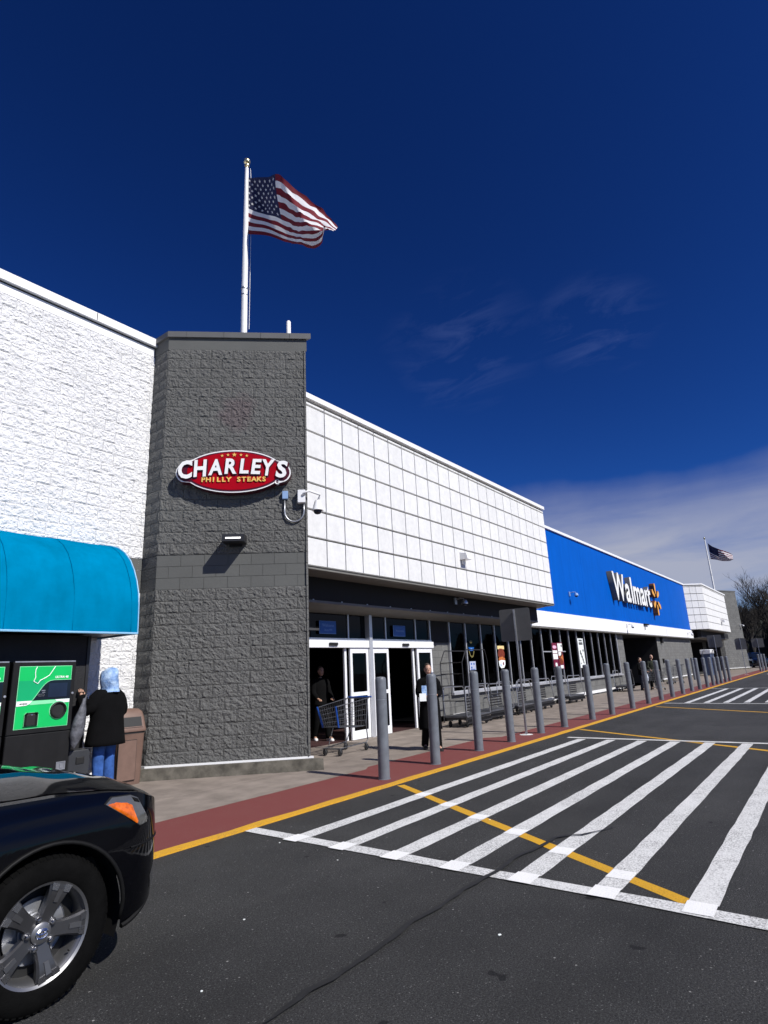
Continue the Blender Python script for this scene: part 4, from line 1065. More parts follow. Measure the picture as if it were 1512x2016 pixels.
# ------------------------------------------------------------------ sign posts
def sign_post(x, y, z0, w, h, label, yaw=4, rnd_top=False, post_h=None):
    s = empty('sign_post', (x, y, 0), R(yaw), label, 'sign')
    top = z0+h
    m = MB(Matrix.Translation((x, y, 0)) @ Matrix.Rotation(R(yaw), 4, 'Z'))
    M = m.M
    m.add([], []); m.box(-.030, .030, -.022, -.014, 0.0, top-0.02); m.box(-.030, -.024, -.014, .014, 0.0, top-.02); m.box(.024, .030, -.014, .014, 0, top-.02)
    m.build('post', M_STEEL, s)
    b = MB(M); pts = []
    r = 0.05 if not rnd_top else 0.22
    for cx, cy, a0 in ((w/2-r, z0+h-r, 0), (-w/2+r, z0+h-r, 90), (-w/2+.05, z0+.05, 180), (w/2-.05, z0+.05, 270)):
        rr = r if a0 < 180 else .05
        for t in range(0, 91, 18): pts.append((0.018, cx+rr*math.cos(R(a0+t)), cy+rr*math.sin(R(a0+t))))
    b.prism(pts, (0.006, 0, 0)); b.build('board', M_SIGNBACK, s)
    q = MB(M)
    for z in (z0+.12, z0+h-.15): q.lathe([(0.014, -.03), (0.014, .0)], 8, (0, 0, z), 'X')
    q.build('bolt', M_STEEL, s)
    q = MB(M); q.lathe([(0.0, 0.0245), (0.14, 0.0240), (0.16, 0.022)][::-1], 14); q.build('base_patch', M_PRINTW, s)
    return s
sign_post(13.58, 6.19, 2.16, 0.78, 0.78, 'back of the nearest square sign on a steel post among the bollards')
sign_post(48.6, 6.95, 2.15, 0.90, 0.86, 'second sign seen from behind, before the far panelled fascia')
sign_post(56.3, 6.23, 1.95, 0.80, 0.90, 'sign with rounded shoulders before the far grey tower', rnd_top=True)
sign_post(62.0, 5.55, 2.1, 0.9, 0.78, 'farthest sign board in front of the bare trees')
# ------------------------------------------------------------------ awning, return machines and what stands by them
def awning():
    s = empty('awning', (2.5, 9.6, 2.4), 0, 'bright blue barrel awning over the bottle return machines', 'awning')
    prof = [(8.95, 2.375), (8.955, 2.60), (8.965, 2.84), (9.0, 3.04), (9.07, 3.24), (9.17, 3.43), (9.31, 3.62), (9.50, 3.78), (9.72, 3.90), (9.98, 3.98), (10.20, 4.02)]
    x0, x1 = -1.2, 5.3
    rings = []; xs = [x0]+[x0+(x1-x0)*k/52 for k in range(1, 52)]+[x1]
    for x in xs:
        ring = []
        for j, (y, z) in enumerate(prof):
            ph = ((x-5.18+9) % 0.92)/0.92
            sag = 0.018*math.sin(math.pi*ph) if 2 < j < 10 else 0.004*math.sin(math.pi*ph)
            ring.append((x, y+sag*.8+(0.005*noise.noise((x*2.3, j*.5, 1)) if j > 0 else 0), z-sag*.5))
        rings.append(ring)
    m = MB(); m.loft(rings, 0, closed=False)
    end = [(x1, y, z) for y, z in prof]+[(x1, 10.20, 2.375)]; m.poly(end)
    m.poly([(x0, y, z) for y, z in prof]+[(x0, 10.20, 2.375)])
    o = m.build('canvas', M_AWN, s, smooth='auto', fix=True)
    for x in (5.18, 4.26, 3.34, 2.42, 1.50):
        t = MB(); t.tube([(x, y-0.0, z+.000) for y, z in prof], 0.0035, 5); t.build('seam', M_AWN, s, smooth=True)
    t = MB(); t.tube([(x0, 8.95, 2.37), (x1, 8.95, 2.37)], 0.016, 6); t.tube([(x1, 8.95, 2.37), (x1, 10.2, 2.37)], 0.014, 6); t.tube([(x1, y, z) for y, z in prof], 0.010, 6); t.build('piping', M_AWN_E, s)
    f = MB(); f.box(x0, x1-.02, 8.99, 10.18, 2.385, 2.41); f.build('underside', M_DARK, s)
awning()
def enclosure():
    s = empty('machine_enclosure', (2, 9.8, 0), 0, 'black panelled surround behind the green return machines', 'enclosure')
    m = MB(); m.box(-1.0, 4.78, 9.45, 10.19, 0.02, 2.36); m.build('panel', M_ENCL, s)
    m = MB(); m.box(4.755, 4.80, 9.43, 10.19, 0.02, 2.36); m.build('edge_trim', M_DARK, s)
enclosure()

def rvm(x0, label):
    """Bottle return machine; x0 = its left side. Face at y = 9.05."""
    s = empty('bottle_return_machine', (x0+.43, 9.2, 0), 0, label, 'vending machine', 'bottle return machines under the awning')
    W = 0.86; F = 9.05
    m = MB(); m.box(x0+.01, x0+W-.01, F+.03, 9.44, 0.02, 1.96); m.build('cabinet', M_RVMBODY, s)
    m = MB(); m.rbox(x0+.005, x0+W-.005, F, F+.05, 1.005, 1.945, 0.008); d = m.build('door', M_RVMBODY, s)
    m = MB(); m.rbox(x0+.005, x0+W-.005, F, F+.05, 0.06, 0.99, 0.008); ld = m.build('lower_door', M_RVMBODY, s)
    m = MB(); m.box(x0+.02, x0+W-.02, F-.004, F+.02, 1.948, 1.966); m.build('top_rail', M_STEEL, s)
    X = lambda v: x0+v-3.56
    def flat(pts, lvl, mat, name, par=d, t=0.003):
        m = MB(); m.prism([(X(a), F-.002-lvl*.003, b) for a, b in pts], (0, -t, 0)); return m.build(name, mat, par)
    flat([(3.645, 1.065), (4.355, 1.065), (4.355, 1.895), (3.645, 1.895)], 0, M_RVMGREEN_L, 'decal_edge')
    flat([(3.652, 1.072), (4.348, 1.072), (4.348, 1.888), (3.652, 1.888)], 1, M_RVMGREEN, 'green_decal')
    flat([(3.652, 1.43), (3.845, 1.43), (3.99, 1.65), (3.99, 1.70), (3.652, 1.70)], 2, M_RVMGREEN_D, 'green_shade')
    blk = [(3.845, 1.435)]+[(3.955+.0, 1.60), (3.985, 1.640), (4.02, 1.672), (4.06, 1.692), (4.11, 1.70)]+[(4.352, 1.70), (4.352, 1.435)]
    flat(blk, 3, M_SCREEN, 'display_panel')
    o = MB(); o.tube([(X(a), F-.016, b) for a, b in blk[:7]], 0.0045, 4); o.build('panel_outline', M_RVMGREEN_L, d)
    flat([(4.045, 1.465), (4.305, 1.465), (4.305, 1.655), (4.045, 1.655)], 4, pmat('screen_dim', (0.012, 0.020, 0.045), 0.1), 'screen')
    flat([(3.645, 1.365), (3.77, 1.372), (3.80, 1.382), (3.825, 1.40), (3.845, 1.432), (3.645, 1.432)], 3, M_PRINTW, 'white_band')
    flat([(3.815, 1.375), (4.352, 1.385), (4.352, 1.428), (3.845, 1.428)], 2, M_RVMGREEN_L, 'pale_band')
    flat([(4.20, 1.383), (4.352, 1.385), (4.352, 1.432), (4.15, 1.430)], 3, M_PRINTW, 'white_band')
    bt = [(3.868, 1.888), (3.85, 1.845), (3.848, 1.80), (3.858, 1.745), (3.838, 1.690), (3.895, 1.655), (3.925, 1.700), (3.985, 1.730), (4.04, 1.765), (4.075, 1.82), (4.115, 1.888)]
    o = MB(); o.tube([(X(a), F-.016, b) for a, b in bt], 0.0062, 4); o.build('bottle_outline', M_PRINTW, d)
    o = MB(); pl = [(3.91, 1.50), (3.925, 1.51), (3.99, 1.515), (4.0, 1.50), (3.99, 1.487), (3.925, 1.487), (3.91, 1.50)]; o.tube([(X(a), F-.016, b) for a, b in pl], 0.003, 4)
    o.box(X(3.955), X(4.005), F-.016, F-.013, 1.555, 1.568); o.box(X(3.968), X(4.005), F-.016, F-.013, 1.530, 1.542); o.build('printed_hint', M_STEEL, d)
    inv = wm(d).inverted()
    mobj('lettering', text_mesh('ULTRA 48', 0.042, 0.003, 0.0014, 0.15, (M_PRINTW,)), d, inv @ FACADE(X(4.215), F-.012, 1.737))
    mobj('small_print', text_mesh('envipco', 0.032, 0.002, 0.0004, 0, (M_RVMBODY,)), d, inv @ FACADE(X(3.735), F-.017, 1.398))
    c = (X(4.205), 0, 1.285)
    o = MB(); o.lathe([(0.122, F-.006), (0.122, F-.016), (0.112, F-.016)], 32, (c[0], 0, c[2]), 'Y', caps=False); o.build('ring_outline', M_RVMGREEN_L, d, smooth='auto')
    o = MB(); o.lathe([(0.114, F-.006), (0.112, F-.035), (0.100, F-.045), (0.088, F-.03), (0.080, F-.012), (0.0, F-.011)], 32, (c[0], 0, c[2]), 'Y', caps=False); o.build('bottle_opening', M_BLACK, d, smooth='auto')
    o = MB(); o.M = Matrix(); o.rbox(X(3.757), X(3.943), F-.010, F, 1.098, 1.278, 0.03); o.build('slot_outline', M_RVMGREEN_L, d)
    o = MB(); o.rbox(X(3.765), X(3.935), F-.022, F, 1.106, 1.270, 0.03); o.build('receipt_slot', M_BLACK, d)
    o = MB(); o.lathe([(0.010, F-.022), (0.010, F-.03), (0, F-.032)], 10, (X(3.855), 0, 1.243), 'Y'); o.build('button', M_CHROME, d)
    o = MB(); o.lathe([(0.017, F), (0.017, F-.016), (0, F-.018)], 12, (X(4.388), 0, 1.505), 'Y'); o.build('lock', M_STEEL, d)
    o = MB(); o.box(X(4.25), X(4.375), F-.004, F, 0.475, 0.585); o.box(X(4.25), X(4.375), F-.012, F-.004, 0.572, 0.585); o.box(X(4.25), X(4.375), F-.012, F-.004, 0.475, 0.487); o.box(X(4.25), X(4.265), F-.012, F-.004, 0.487, 0.572); o.box(X(4.36), X(4.375), F-.012, F-.004, 0.487, 0.572); o.box(X(4.30), X(4.335), F-.014, F-.004, 0.5, 0.56); o.build('latch', M_STEEL, ld)
    o = MB(); o.box(x0+.02, x0+W-.02, F+.015, F+.03, 0.02, 0.06); o.build('toe_kick', M_BLACK, s)
rvm(3.56, 'green faced bottle return machine beside the person in a black jacket')
rvm(2.665, 'second green faced bottle return machine, cut off by the frame edge')

def crate_stack():
    for k in range(2):
        s = empty('plastic_crate', (4.62, 9.25, 0.02+.34*k), 0, ('lower' if k == 0 else 'upper')+' dark plastic crate stacked beside the return machine', 'crate', 'dark crates beside the machine')
        z = 0.02+0.34*k
        m = MB(); m.rbox(4.45, 4.77, 9.12, 9.42, z, z+0.335, 0.012); m.build('shell', pmat('slate_plastic', (0.028, 0.030, 0.034), 0.5), s)
        h = MB(); h.rbox(4.56, 4.68, 9.108, 9.12, z+.15, z+.24, 0.008); h.build('handle', M_BLACK, s)
crate_stack()

def trash_bin():
    s = empty('trash_bin', (5.66, 9.70, 0), R(-6), 'brown plastic litter bin with a hooded lid by the tower plinth', 'trash bin')
    W, D = 0.235, 0.20
    def rr(w, d, z, r=0.05, oy=0):
        pts = []
        for cx, cy, a0 in ((w-r, d-r, 0), (-w+r, d-r, 90), (-w+r, -d+r, 180), (w-r, -d+r, 270)):
            for t in range(0, 91, 22): pts.append((cx+r*math.cos(R(a0+t)), cy+r*math.sin(R(a0+t))+oy, z))
        return pts
    M = wm(s)
    m = MB(M); m.loft([rr(W*.86, D*.86, 0.02), rr(W*.88, D*.88, 0.07), rr(W*.97, D*.97, 0.78), rr(W*1.0, D*1.0, 0.80)], 0, True, True); m.build('body', M_BIN, s, smooth='auto')
    m = MB(M); m.box(-.205, .085, -.206, -.196, 0.10, 0.70); m.M = M; m.build('door_panel', M_BIN, s)
    m = MB(M); m.box(-.212, .092, -.2010, -.185, 0.092, 0.708); m.build('door_gap', M_BLACK, s)
    m = MB(M); m.loft([rr(W*.96, D*.96, .80), rr(W*.96, D*.96, .835)], 0); m.build('neck', M_BLACK, s, smooth='auto')
    m = MB(M); m.loft([rr(W*1.04, D*1.05, .832), rr(W*1.06, D*1.07, .86), rr(W*1.02, D*1.0, .90), rr(W*.96, D*.86, 1.06, .05, .02), rr(W*.90, D*.66, 1.14, .05, .03), rr(W*.70, D*.45, 1.185, .05, .03), rr(W*.4, D*.25, 1.195, .04, .03)], 0, True, True); hood = m.build('hood', M_BIN, s, smooth='auto')
    # the opening: a framed dark flap on the sloping front
    def front(x, z): # y of the hood's front slope
        t = (z-.90)/.16; return -(D*1.0+(D*.86-D*1.0)*t)+.02*t
    def quad(w0, w1, z0, z1, o): return [(-w0, front(-w0, z0)-o, z0), (w0, front(w0, z0)-o, z0), (w1, front(w1, z1)-o, z1), (-w1, front(-w1, z1)-o, z1)]
    m = MB(M); m.prism(quad(.178, .170, .90, 1.075, 0.0), (0, -.014, 0)); m.build('opening_frame', M_BIN, hood)
    m = MB(M); m.prism(quad(.158, .152, .915, 1.06, 0.012), (0, -.006, 0)); m.build('flap', M_BLACK, hood)
trash_bin()

# ------------------------------------------------------------------ people
def skin_body(name, J, bones, mat, sub=1):
    """One continuous body grown round joined limb axes."""
    me = bpy.data.meshes.new(name); names = list(J); idx = {n: i for i, n in enumerate(names)}
    me.from_pydata([J[n][0] for n in names], [(idx[a], idx[b]) for a, b in bones], [])
    o = bpy.data.objects.new(name, me); COL.objects.link(o)
    o.modifiers.new('skin', 'SKIN'); sv = me.skin_vertices[0].data
    for n, i in idx.items(): sv[i].radius = (J[n][1], J[n][1]); sv[i].use_root = (i == 0)
    sb = o.modifiers.new('sub', 'SUBSURF'); sb.levels = sub; sb.render_levels = sub
    dg = bpy.context.evaluated_depsgraph_get(); dg.update()
    out = bpy.data.meshes.new_from_object(o.evaluated_get(dg)); bpy.data.objects.remove(o)
    out.materials.clear(); out.materials.append(mat)
    return out

def limb(m, pts, radii, n=10, wr=0.0, seed=0):
    """Tapered sleeve / trouser leg round a polyline, softly bent and creased."""
    P = [Vector(p) for p in pts]; path = []; rad = []
    for i in range(len(P)-1):
        for k in range(5):
            t = k/5; path.append(P[i].lerp(P[i+1], t)); rad.append(radii[i]+(radii[i+1]-radii[i])*t)
    path.append(P[-1]); rad.append(radii[-1])
    for _ in range(2): path = [path[0]]+[(path[i-1]+path[i]*2+path[i+1])/4 for i in range(1, len(path)-1)]+[path[-1]]
    rad = [r*(1+wr*noise.noise((i*.9, seed, 2))) for i, r in enumerate(rad)]
    return m.tube(path, rad, n)

def person(loc, rz, h, pose, top, legs, shoes, label, hair=M_HAIR, hood=None, coat_len=0.80, jacket_w=1.0, lean=0.0, bulk=1.0, coat_flare=1.0):
    """x right, y forward. pose: joint name -> position for a 1.75 m figure."""
    s = empty('person', loc, rz, label, 'person'); s.scale = (h/1.75,)*3
    J = {'pelvis': ((0, 0, .95), .105), 'belly': ((0, lean*.3, 1.10), .105), 'chest': ((0, lean*.7, 1.30), .09), 'neck0': ((0, lean, 1.47), .058), 'neck': ((0, lean*1.15+.01, 1.54), .05)}
    for sd, q in (('l', -1), ('r', 1)):
        J['sh'+sd] = ((.155*q, lean*.9, 1.40), .040); J['el'+sd] = ((.235*q, lean*.8-.02, 1.16), .040); J['wr'+sd] = ((.25*q, lean*.6+.10, .93), .028); J['pa'+sd] = ((.25*q, lean*.6+.13, .86), .026)
        J['hip'+sd] = ((.09*q, 0, .90), .085); J['kn'+sd] = ((.10*q, .02, .50), .058); J['an'+sd] = ((.10*q, -.02, .09), .042); J['to'+sd] = ((.115*q, .13, .045), .035)
    for k, v in pose.items():
        J[k] = (v, J[k][1])
    bones = [('pelvis', 'belly'), ('belly', 'chest'), ('chest', 'neck0'), ('neck0', 'neck')]
    for sd in 'lr': bones += [('chest', 'sh'+sd), ('sh'+sd, 'el'+sd), ('el'+sd, 'wr'+sd), ('wr'+sd, 'pa'+sd), ('pelvis', 'hip'+sd), ('hip'+sd, 'kn'+sd), ('kn'+sd, 'an'+sd), ('an'+sd, 'to'+sd)]
    me = skin_body('body', J, bones, M_SKIN)
    # head, ears, nose and fingers joined into the same mesh
    nk = Vector(J['neck'][0]); hc = nk+Vector((0, .025+lean*.1, .125)); hv = pose.get('look', None)
    x = MB()
    def ell(c, r, n=14, k=9):
        x.lathe([(max(1e-7, math.sin(math.pi*i/k)), -math.cos(math.pi*i/k)) for i in range(k+1)], n)
        cnt = n*(k+1)
        for i in range(len(x.v)-cnt, len(x.v)): p = x.v[i]; x.v[i] = Vector((c[0]+p.x*r[0], c[1]+p.y*r[1], c[2]+p.z*r[2]))
    ell(hc, (.074, .094, .115)); ell(hc+Vector((0, .03, -.055)), (.055, .062, .062))
    x.add([hc+Vector(p) for p in ((-.014, .088, -.03), (.014, .088, -.03), (0, .086, .022), (0, .114, -.028))], [(0, 1, 3), (1, 2, 3), (2, 0, 3)])
    for q in (-1, 1): ell(hc+Vector((.076*q, .0, -.008)), (.012, .020, .032), 8, 5)
    for sd, q in (('l', -1), ('r', 1)):
        w = Vector(J['wr'+sd][0]); p = Vector(J['pa'+sd][0]); d = (p-w).normalized()
        side = d.cross(Vector((0, 0, 1))); side = side.normalized() if side.length > .1 else Vector((1, 0, 0))
        dn = side.cross(d).normalized()
        for k, (o, ln) in enumerate(((-.03, .062), (-.010, .075), (.010, .070), (.029, .055))):
            a = p+side*o+d*.01; x.tube([a, a+d*ln*.45+dn*-.004, a+d*ln*.8-dn*.018, a+d*ln-dn*.036], [.0095, .009, .008, .006], 6)
        a = w+d*.03+side*(-.028*q); x.tube([a, a+d*.03+side*(-.022*q)-dn*.01, a+d*.062+side*(-.024*q)-dn*.022], [.011, .010, .007], 6)
    bm = bmesh.new(); bm.from_mesh(me); t = x.mesh('t', M_SKIN); bm.from_mesh(t); bm.to_mesh(me); bm.free(); bpy.data.meshes.remove(t)
    me.polygons.foreach_set('use_smooth', [True]*len(me.polygons))
    mobj('body', me, s)
    f = MB()
    for q in (-1, 1):
        f.lathe([(.0, -.011), (.009, -.007), (.011, 0), (.009, .007), (0, .011)], 8, hc+Vector((.028*q, .083, .008)))
    f.build('eyes', M_BLACK, s, local=True, smooth=True)
    f = MB(); f.tube([hc+Vector((-.022, .086, -.066)), hc+Vector((0, .094, -.068)), hc+Vector((.022, .086, -.066))], .004, 5); f.build('mouth', pmat('lip', (0.28, 0.09, 0.08), 0.5), s, local=True)
    if hair:
        x = MB(); x.M = None; rings = []
        for i in range(8):
            a = math.pi*(.0+.62*i/7); rings.append([hc+Vector((.081*math.sin(a)*math.cos(2*math.pi*k/16), -.012+.100*math.sin(a)*math.sin(2*math.pi*k/16)*(1.0 if math.sin(2*math.pi*k/16) < .3 else (1.0 if i < 4 else .55)), .012+.120*math.cos(a)))+Vector((noise.noise((k*1.1, i, 1)), noise.noise((k*1.1, i, 2)), 0))*.008 for k in range(16)])
        x.loft(rings, 0, True); x.build('hair', hair, s, smooth=True, local=True)
    if hood:
        x = MB(); rings = []; n = 28
        prof = [(.02, .182, -.035), (.06, .178, -.03), (.10, .160, -.022), (.128, .120, -.015), (.140, .07, -.010), (.145, .01, -.008), (.143, -.05, -.010), (.135, -.10, -.018), (.130, -.14, -.024), (.145, -.17, -.022), (.160, -.19, -.02)]
        for i, (r, z, oy) in enumerate(prof):
            ring = []
            for k in range(n):
                t = 2*math.pi*k/n; c, q = math.cos(t), math.sin(t)
                fold = 1+.055*math.sin(5*t+.9*i)*min(1, i/4)+.05*noise.noise((c*2.2, q*2.2, i*.55))
                back = 1.22 if q < 0 else (.86 if i < 8 else 1)
                ring.append(hc+Vector((r*.86*fold*c+.012*math.sin(i*.9), oy+r*fold*q*back, z+.012*noise.noise((k*.7, i, 3))-.03*max(0, q)*(1 if i < 3 else 0))))
            rings.append(ring)
        x.loft(rings, 0, True); x.build('hood', hood, s, smooth=True, local=True)
    # jacket: torso shell and sleeves
    x = MB(); rings = []; c0 = coat_len
    zs = [c0, c0+.06, .95 if c0 < .9 else c0+.1, 1.08, 1.22, 1.34, 1.42, 1.465, 1.50]
    wd = [.215*coat_flare, .212*coat_flare, .205, .198, .205, .212, .185, .115, .075]; dp = [.165*coat_flare, .160*coat_flare, .150, .142, .145, .140, .112, .085, .07]
    for i, z in enumerate(zs):
        yo = lean*max(0, (z-.95)/.55)
        rings.append([Vector((wd[i]*bulk*jacket_w*math.cos(2*math.pi*k/20), yo+dp[i]*bulk*math.sin(2*math.pi*k/20), z))*1.0+Vector((noise.noise((k*.5, z*7, 3)), noise.noise((k*.5, z*7, 8)), 0))*.016 for k in range(20)])
    x.loft(rings, 0, True, True)
    for sd in 'lr':
        limb(x, [Vector((J['sh'+sd][0][0]*.55, J['sh'+sd][0][1], 1.40)), Vector(J['sh'+sd][0])*1.0+Vector((math.copysign(.02, J['sh'+sd][0][0]), 0, .0)), J['el'+sd][0], Vector(J['wr'+sd][0])], [.085*bulk, .084*bulk, .066*bulk, .050*bulk], 12, .10, ord(sd))
    x.build('jacket', top, s, smooth=True, local=True)
    x = MB()
    for sd in 'lr':
        limb(x, [Vector(J['hip'+sd][0])+Vector((0, 0, .05)), J['kn'+sd][0], Vector(J['an'+sd][0])+Vector((0, 0, -.03))], [.112, .086, .078], 10, .10, ord(sd)+3)
    x.loft([[Vector((.170*math.cos(2*math.pi*k/16), .125*math.sin(2*math.pi*k/16), z)) for k in range(16)] for z in (.84, .95, 1.04)], 0, True, True)
    x.build('trousers', legs, s, smooth=True, local=True)
    for sd in 'lr':
        x = MB(); a = Vector(J['an'+sd][0]); t = Vector(J['to'+sd][0]); d = (t-a); d.z = 0; d.normalize(); n = Vector((-d.y, d.x, 0)); b = a.z-.09
        rg = []
        for q, w, hh in ((-.07, .032, .075), (-.05, .042, .10), (.02, .044, .095), (.10, .048, .07), (.16, .045, .055), (.19, .026, .035)):
            c = a+d*q
            rg.append([c+n*w+Vector((0, 0, -a.z+b+.004)), c+n*w*1.02+Vector((0, 0, -a.z+b+.03)), c+n*w*.6+Vector((0, 0, -a.z+b+hh)), c-n*w*.6+Vector((0, 0, -a.z+b+hh)), c-n*w*1.02+Vector((0, 0, -a.z+b+.03)), c-n*w+Vector((0, 0, -a.z+b+.004))])
        x.loft(rg, 0, True, True); x.build('shoe', shoes, s, smooth='auto', local=True)
    return s
# customer at the machines: back to us, hand up at the machine
person((5.03, 9.20, 0.02), R(14), 1.74, {'shl': (-.175, 0, 1.41), 'ell': (-.36, .02, 1.20), 'wrl': (-.33, .20, 1.42), 'pal': (-.315, .23, 1.485), 'elr': (.27, -.03, 1.17), 'wrr': (.17, .20, 1.05), 'par': (.13, .25, 1.05)},
       M_BJACK, M_JEANS, M_BLACK, 'person in a black jacket, pale blue hood and jeans at the return machine', hair=None, hood=M_HOOD, coat_len=.70, bulk=1.40, coat_flare=1.06)
def bag():
    s = empty('plastic_bag', (4.60, 9.14, .8), 0, 'pale plastic bag of bottles held beside the return machine', 'bag')
    m = MB(); rg = []
    for z, r in ((.74, .02), (.80, .07), (.92, .12), (1.05, .13), (1.16, .11), (1.27, .07), (1.36, .04), (1.42, .03)):
        rg.append([(4.50+(z-1)*.16+r*.72*math.cos(6.283*k/14)+.02*noise.noise((k, z*5, 0)), 9.02+r*.55*math.sin(6.283*k/14)+.02*noise.noise((k, z*5, 4)), z) for k in range(14)])
    m.loft(rg, 0, True, True); m.build('sack', M_BAG, s, smooth=True)
    t = MB(); t.tube([(4.57, 9.02, 1.40), (4.63, 9.10, 1.46), (4.69, 9.25, 1.45)], .012, 6); t.build('handle', M_BAG, s, smooth=True)
bag()
person((11.35, 10.62, 0.02), R(160), 1.74, {'ell': (-.23, .05, 1.14), 'wrl': (-.20, .24, 1.0), 'pal': (-.19, .30, .99), 'elr': (.23, .05, 1.14), 'wrr': (.20, .24, 1.0), 'par': (.19, .30, .99), 'anl': (-.10, .22, .09), 'tol': (-.115, .37, .045), 'knl': (-.10, .16, .50), 'anr': (.10, -.2, .09), 'tor': (.115, -.05, .045), 'knr': (.10, -.02, .50)},
       M_BJACK, M_BJACK, M_WSHOE, 'person in dark clothes and white shoes pushing a cart out of the doorway', coat_len=.82)
P2 = person((10.65, 6.92, 0.02), R(138), 1.66, {'ell': (-.25, .02, 1.16), 'wrl': (-.12, .20, 1.12), 'pal': (-.05, .24, 1.13), 'elr': (.25, .02, 1.16), 'wrr': (.14, .20, 1.10), 'par': (.07, .25, 1.11), 'anl': (-.10, .16, .09), 'tol': (-.115, .30, .045), 'knl': (-.10, .13, .50), 'anr': (.10, -.22, .11), 'tor': (.115, -.08, .045), 'knr': (.10, -.02, .50)},
       M_BJACK, M_BJACK, M_BLACK, 'person in a long black coat walking behind the second bollard', coat_len=.42, bulk=1.05, coat_flare=1.12)
def parcel():
    s = empty('paper_bundle', (10.63, 6.90, 1.10), R(138), 'white and pale green papers carried by the person in the black coat', 'papers')
    M = wm(s)
    m = MB(M); m.box(.05, .20, .16, .19, -.02, .18); m.build('pale_sheet', M_HOOD, s)
    m = MB(M); m.box(.12, .26, .195, .21, -.12, .03); m.build('white_card', M_PRINTW, s)
parcel()
person((33.4, 8.45, 0.02), R(170), 1.62, {'wrl': (-.2, .26, 1.0), 'pal': (-.2, .32, 1.0), 'wrr': (.2, .26, 1.0), 'par': (.2, .32, 1.0)}, M_BJACK, M_NAVY, M_BLACK, 'person in dark clothes beside the pale bag near the portal', coat_len=.85)
person((34.4, 8.15, 0.02), R(125), 1.74, {'wrl': (-.2, .34, 1.02), 'pal': (-.2, .40, 1.0), 'wrr': (.2, .34, 1.02), 'par': (.2, .40, 1.0), 'anl': (-.10, .2, .09), 'tol': (-.115, .35, .045)}, M_GREEN, M_BJACK, M_BLACK, 'bald person in an olive jacket bending over a cart', hair=None, lean=.16, coat_len=.86)
# ------------------------------------------------------------------ carts
def make_cart(blue=True):
    """Wire shopping cart, local: +x is the nose, handle at -x."""
    s = empty('shopping_cart', (0, 0, 0))
    w = MB(); r = .0042
    # basket corners: top (z1) longer than bottom, deeper at the handle end
    def P(u, v, t):  # u along (0 handle..1 nose), v across (-1..1), t height
        xb, xt = -.36+.80*u, -.42+.98*u
        z0 = .46+.05*u; z1 = .98-.10*u
        hw = .255-.055*u
        return Vector((xb+(xt-xb)*t, v*(hw-.03*(1-t)), z0+(z1-z0)*t))
    for t in (0, .2, .4, .6, .8, 1):
        w.tube([P(0, -1, t), P(1, -1, t), P(1, 1, t), P(0, 1, t), P(0, -1, t)], r*(1.8 if t in (0, 1) else 1), 5)
    for k in range(15):
        for v in (-1, 1): w.tube([P(k/14, v, 0), P(k/14, v, 1)], r*.8, 4)
        w.tube([P(k/14, -1, 0), P(k/14, 1, 0)], r*.8, 4)
    for k in range(-3, 4):
        w.tube([P(1, k/3.5, 0), P(1, k/3.5, 1)], r*.8, 4); w.tube([P(0, k/3.5, 0), P(0, k/3.5, 1)], r*.8, 4); w.tube([P(0, k/3.5, 0), P(1, k/3.5, 0)], r*.8, 4)
    w.build('wire_basket', M_CARTWIRE, s)
    f = MB()
    for v in (-1, 1):
        f.tube([(-.52, v*.24, 1.0), (-.42, v*.25, .96), (-.34, v*.25, .52), (-.40, v*.24, .20), (-.36, v*.235, .15), (.44, v*.17, .13)], .011, 7)
        f.tube([(-.30, v*.22, .46), (.10, v*.19, .47), (.26, v*.18, .17)], .009, 6)
    f.tube([(.44, -.17, .13), (.47, 0, .13), (.44, .17, .13)], .011, 7)
    for x in (-.2, -.05, .1, .25): f.tube([(x, -.21, .15), (x, .21, .15)], .006, 5)
    f.build('frame', M_CARTWIRE, s)
    h = MB(); h.tube([(-.53, -.27, 1.0), (-.53, .27, 1.0)], .017, 10); h.build('handle', M_CARTBLUE if blue else M_DARK, s, smooth='auto')
    if blue:
        c = MB()
        for v in (-1, 1): c.tube([P(1, v, 0)+Vector((.008, 0, 0)), P(1, v, 1)+Vector((.008, 0, .01))], .017, 8)
        c.build('corner_bumper', M_CARTBLUE, s, smooth='auto')
    for x, y in ((-.34, -.23), (-.34, .23), (.42, -.16), (.42, .16)):
        t = MB(); t.lathe([(.058, -.013), (.062, -.006), (.062, .006), (.058, .013)], 14, (x-.02, y, .064), 'Y'); wh = t.build('wheel', M_BLACK, s, smooth='auto')
        k = MB(); k.prism([(x-.03, y-.02, .06), (x-.01, y-.02, .06), (x+.02, y-.02, .14), (x-.02, y-.02, .14)], (0, .005, 0)); k.prism([(x-.03, y+.015, .06), (x-.01, y+.015, .06), (x+.02, y+.015, .14), (x-.02, y+.015, .14)], (0, .005, 0)); k.build('caster', M_CARTWIRE, wh)
    return s
def carts():
    a = make_cart(); a.location = (9.80, 8.50, 0.02); a.rotation_euler = (0, 0, R(188)); a.scale = (1.16, 1.12, 1.06)
    tag(a, 'wire shopping cart with blue corners standing before the first doorway', 'shopping cart')
    b = copy_tree(a); b.location = (13.65, 10.9, 0.02); b.rotation_euler = (0, 0, R(185))
    tag(b, 'shopping cart with blue trim coming out of the second doorway', 'shopping cart')
    c = make_cart(False); c.location = (33.55, 7.75, 0.02); c.rotation_euler = (0, 0, R(215))
    tag(c, 'plain wire cart pushed by the bald person in olive', 'shopping cart')
    d = copy_tree(c); d.location = (41.0, 8.45, 0.02); d.rotation_euler = (0, 0, R(160)); d.scale = (1.3, 1.2, 1.1)
    tag(d, 'dark wire cart parked by the grey wall beyond the portal', 'shopping cart')
carts()

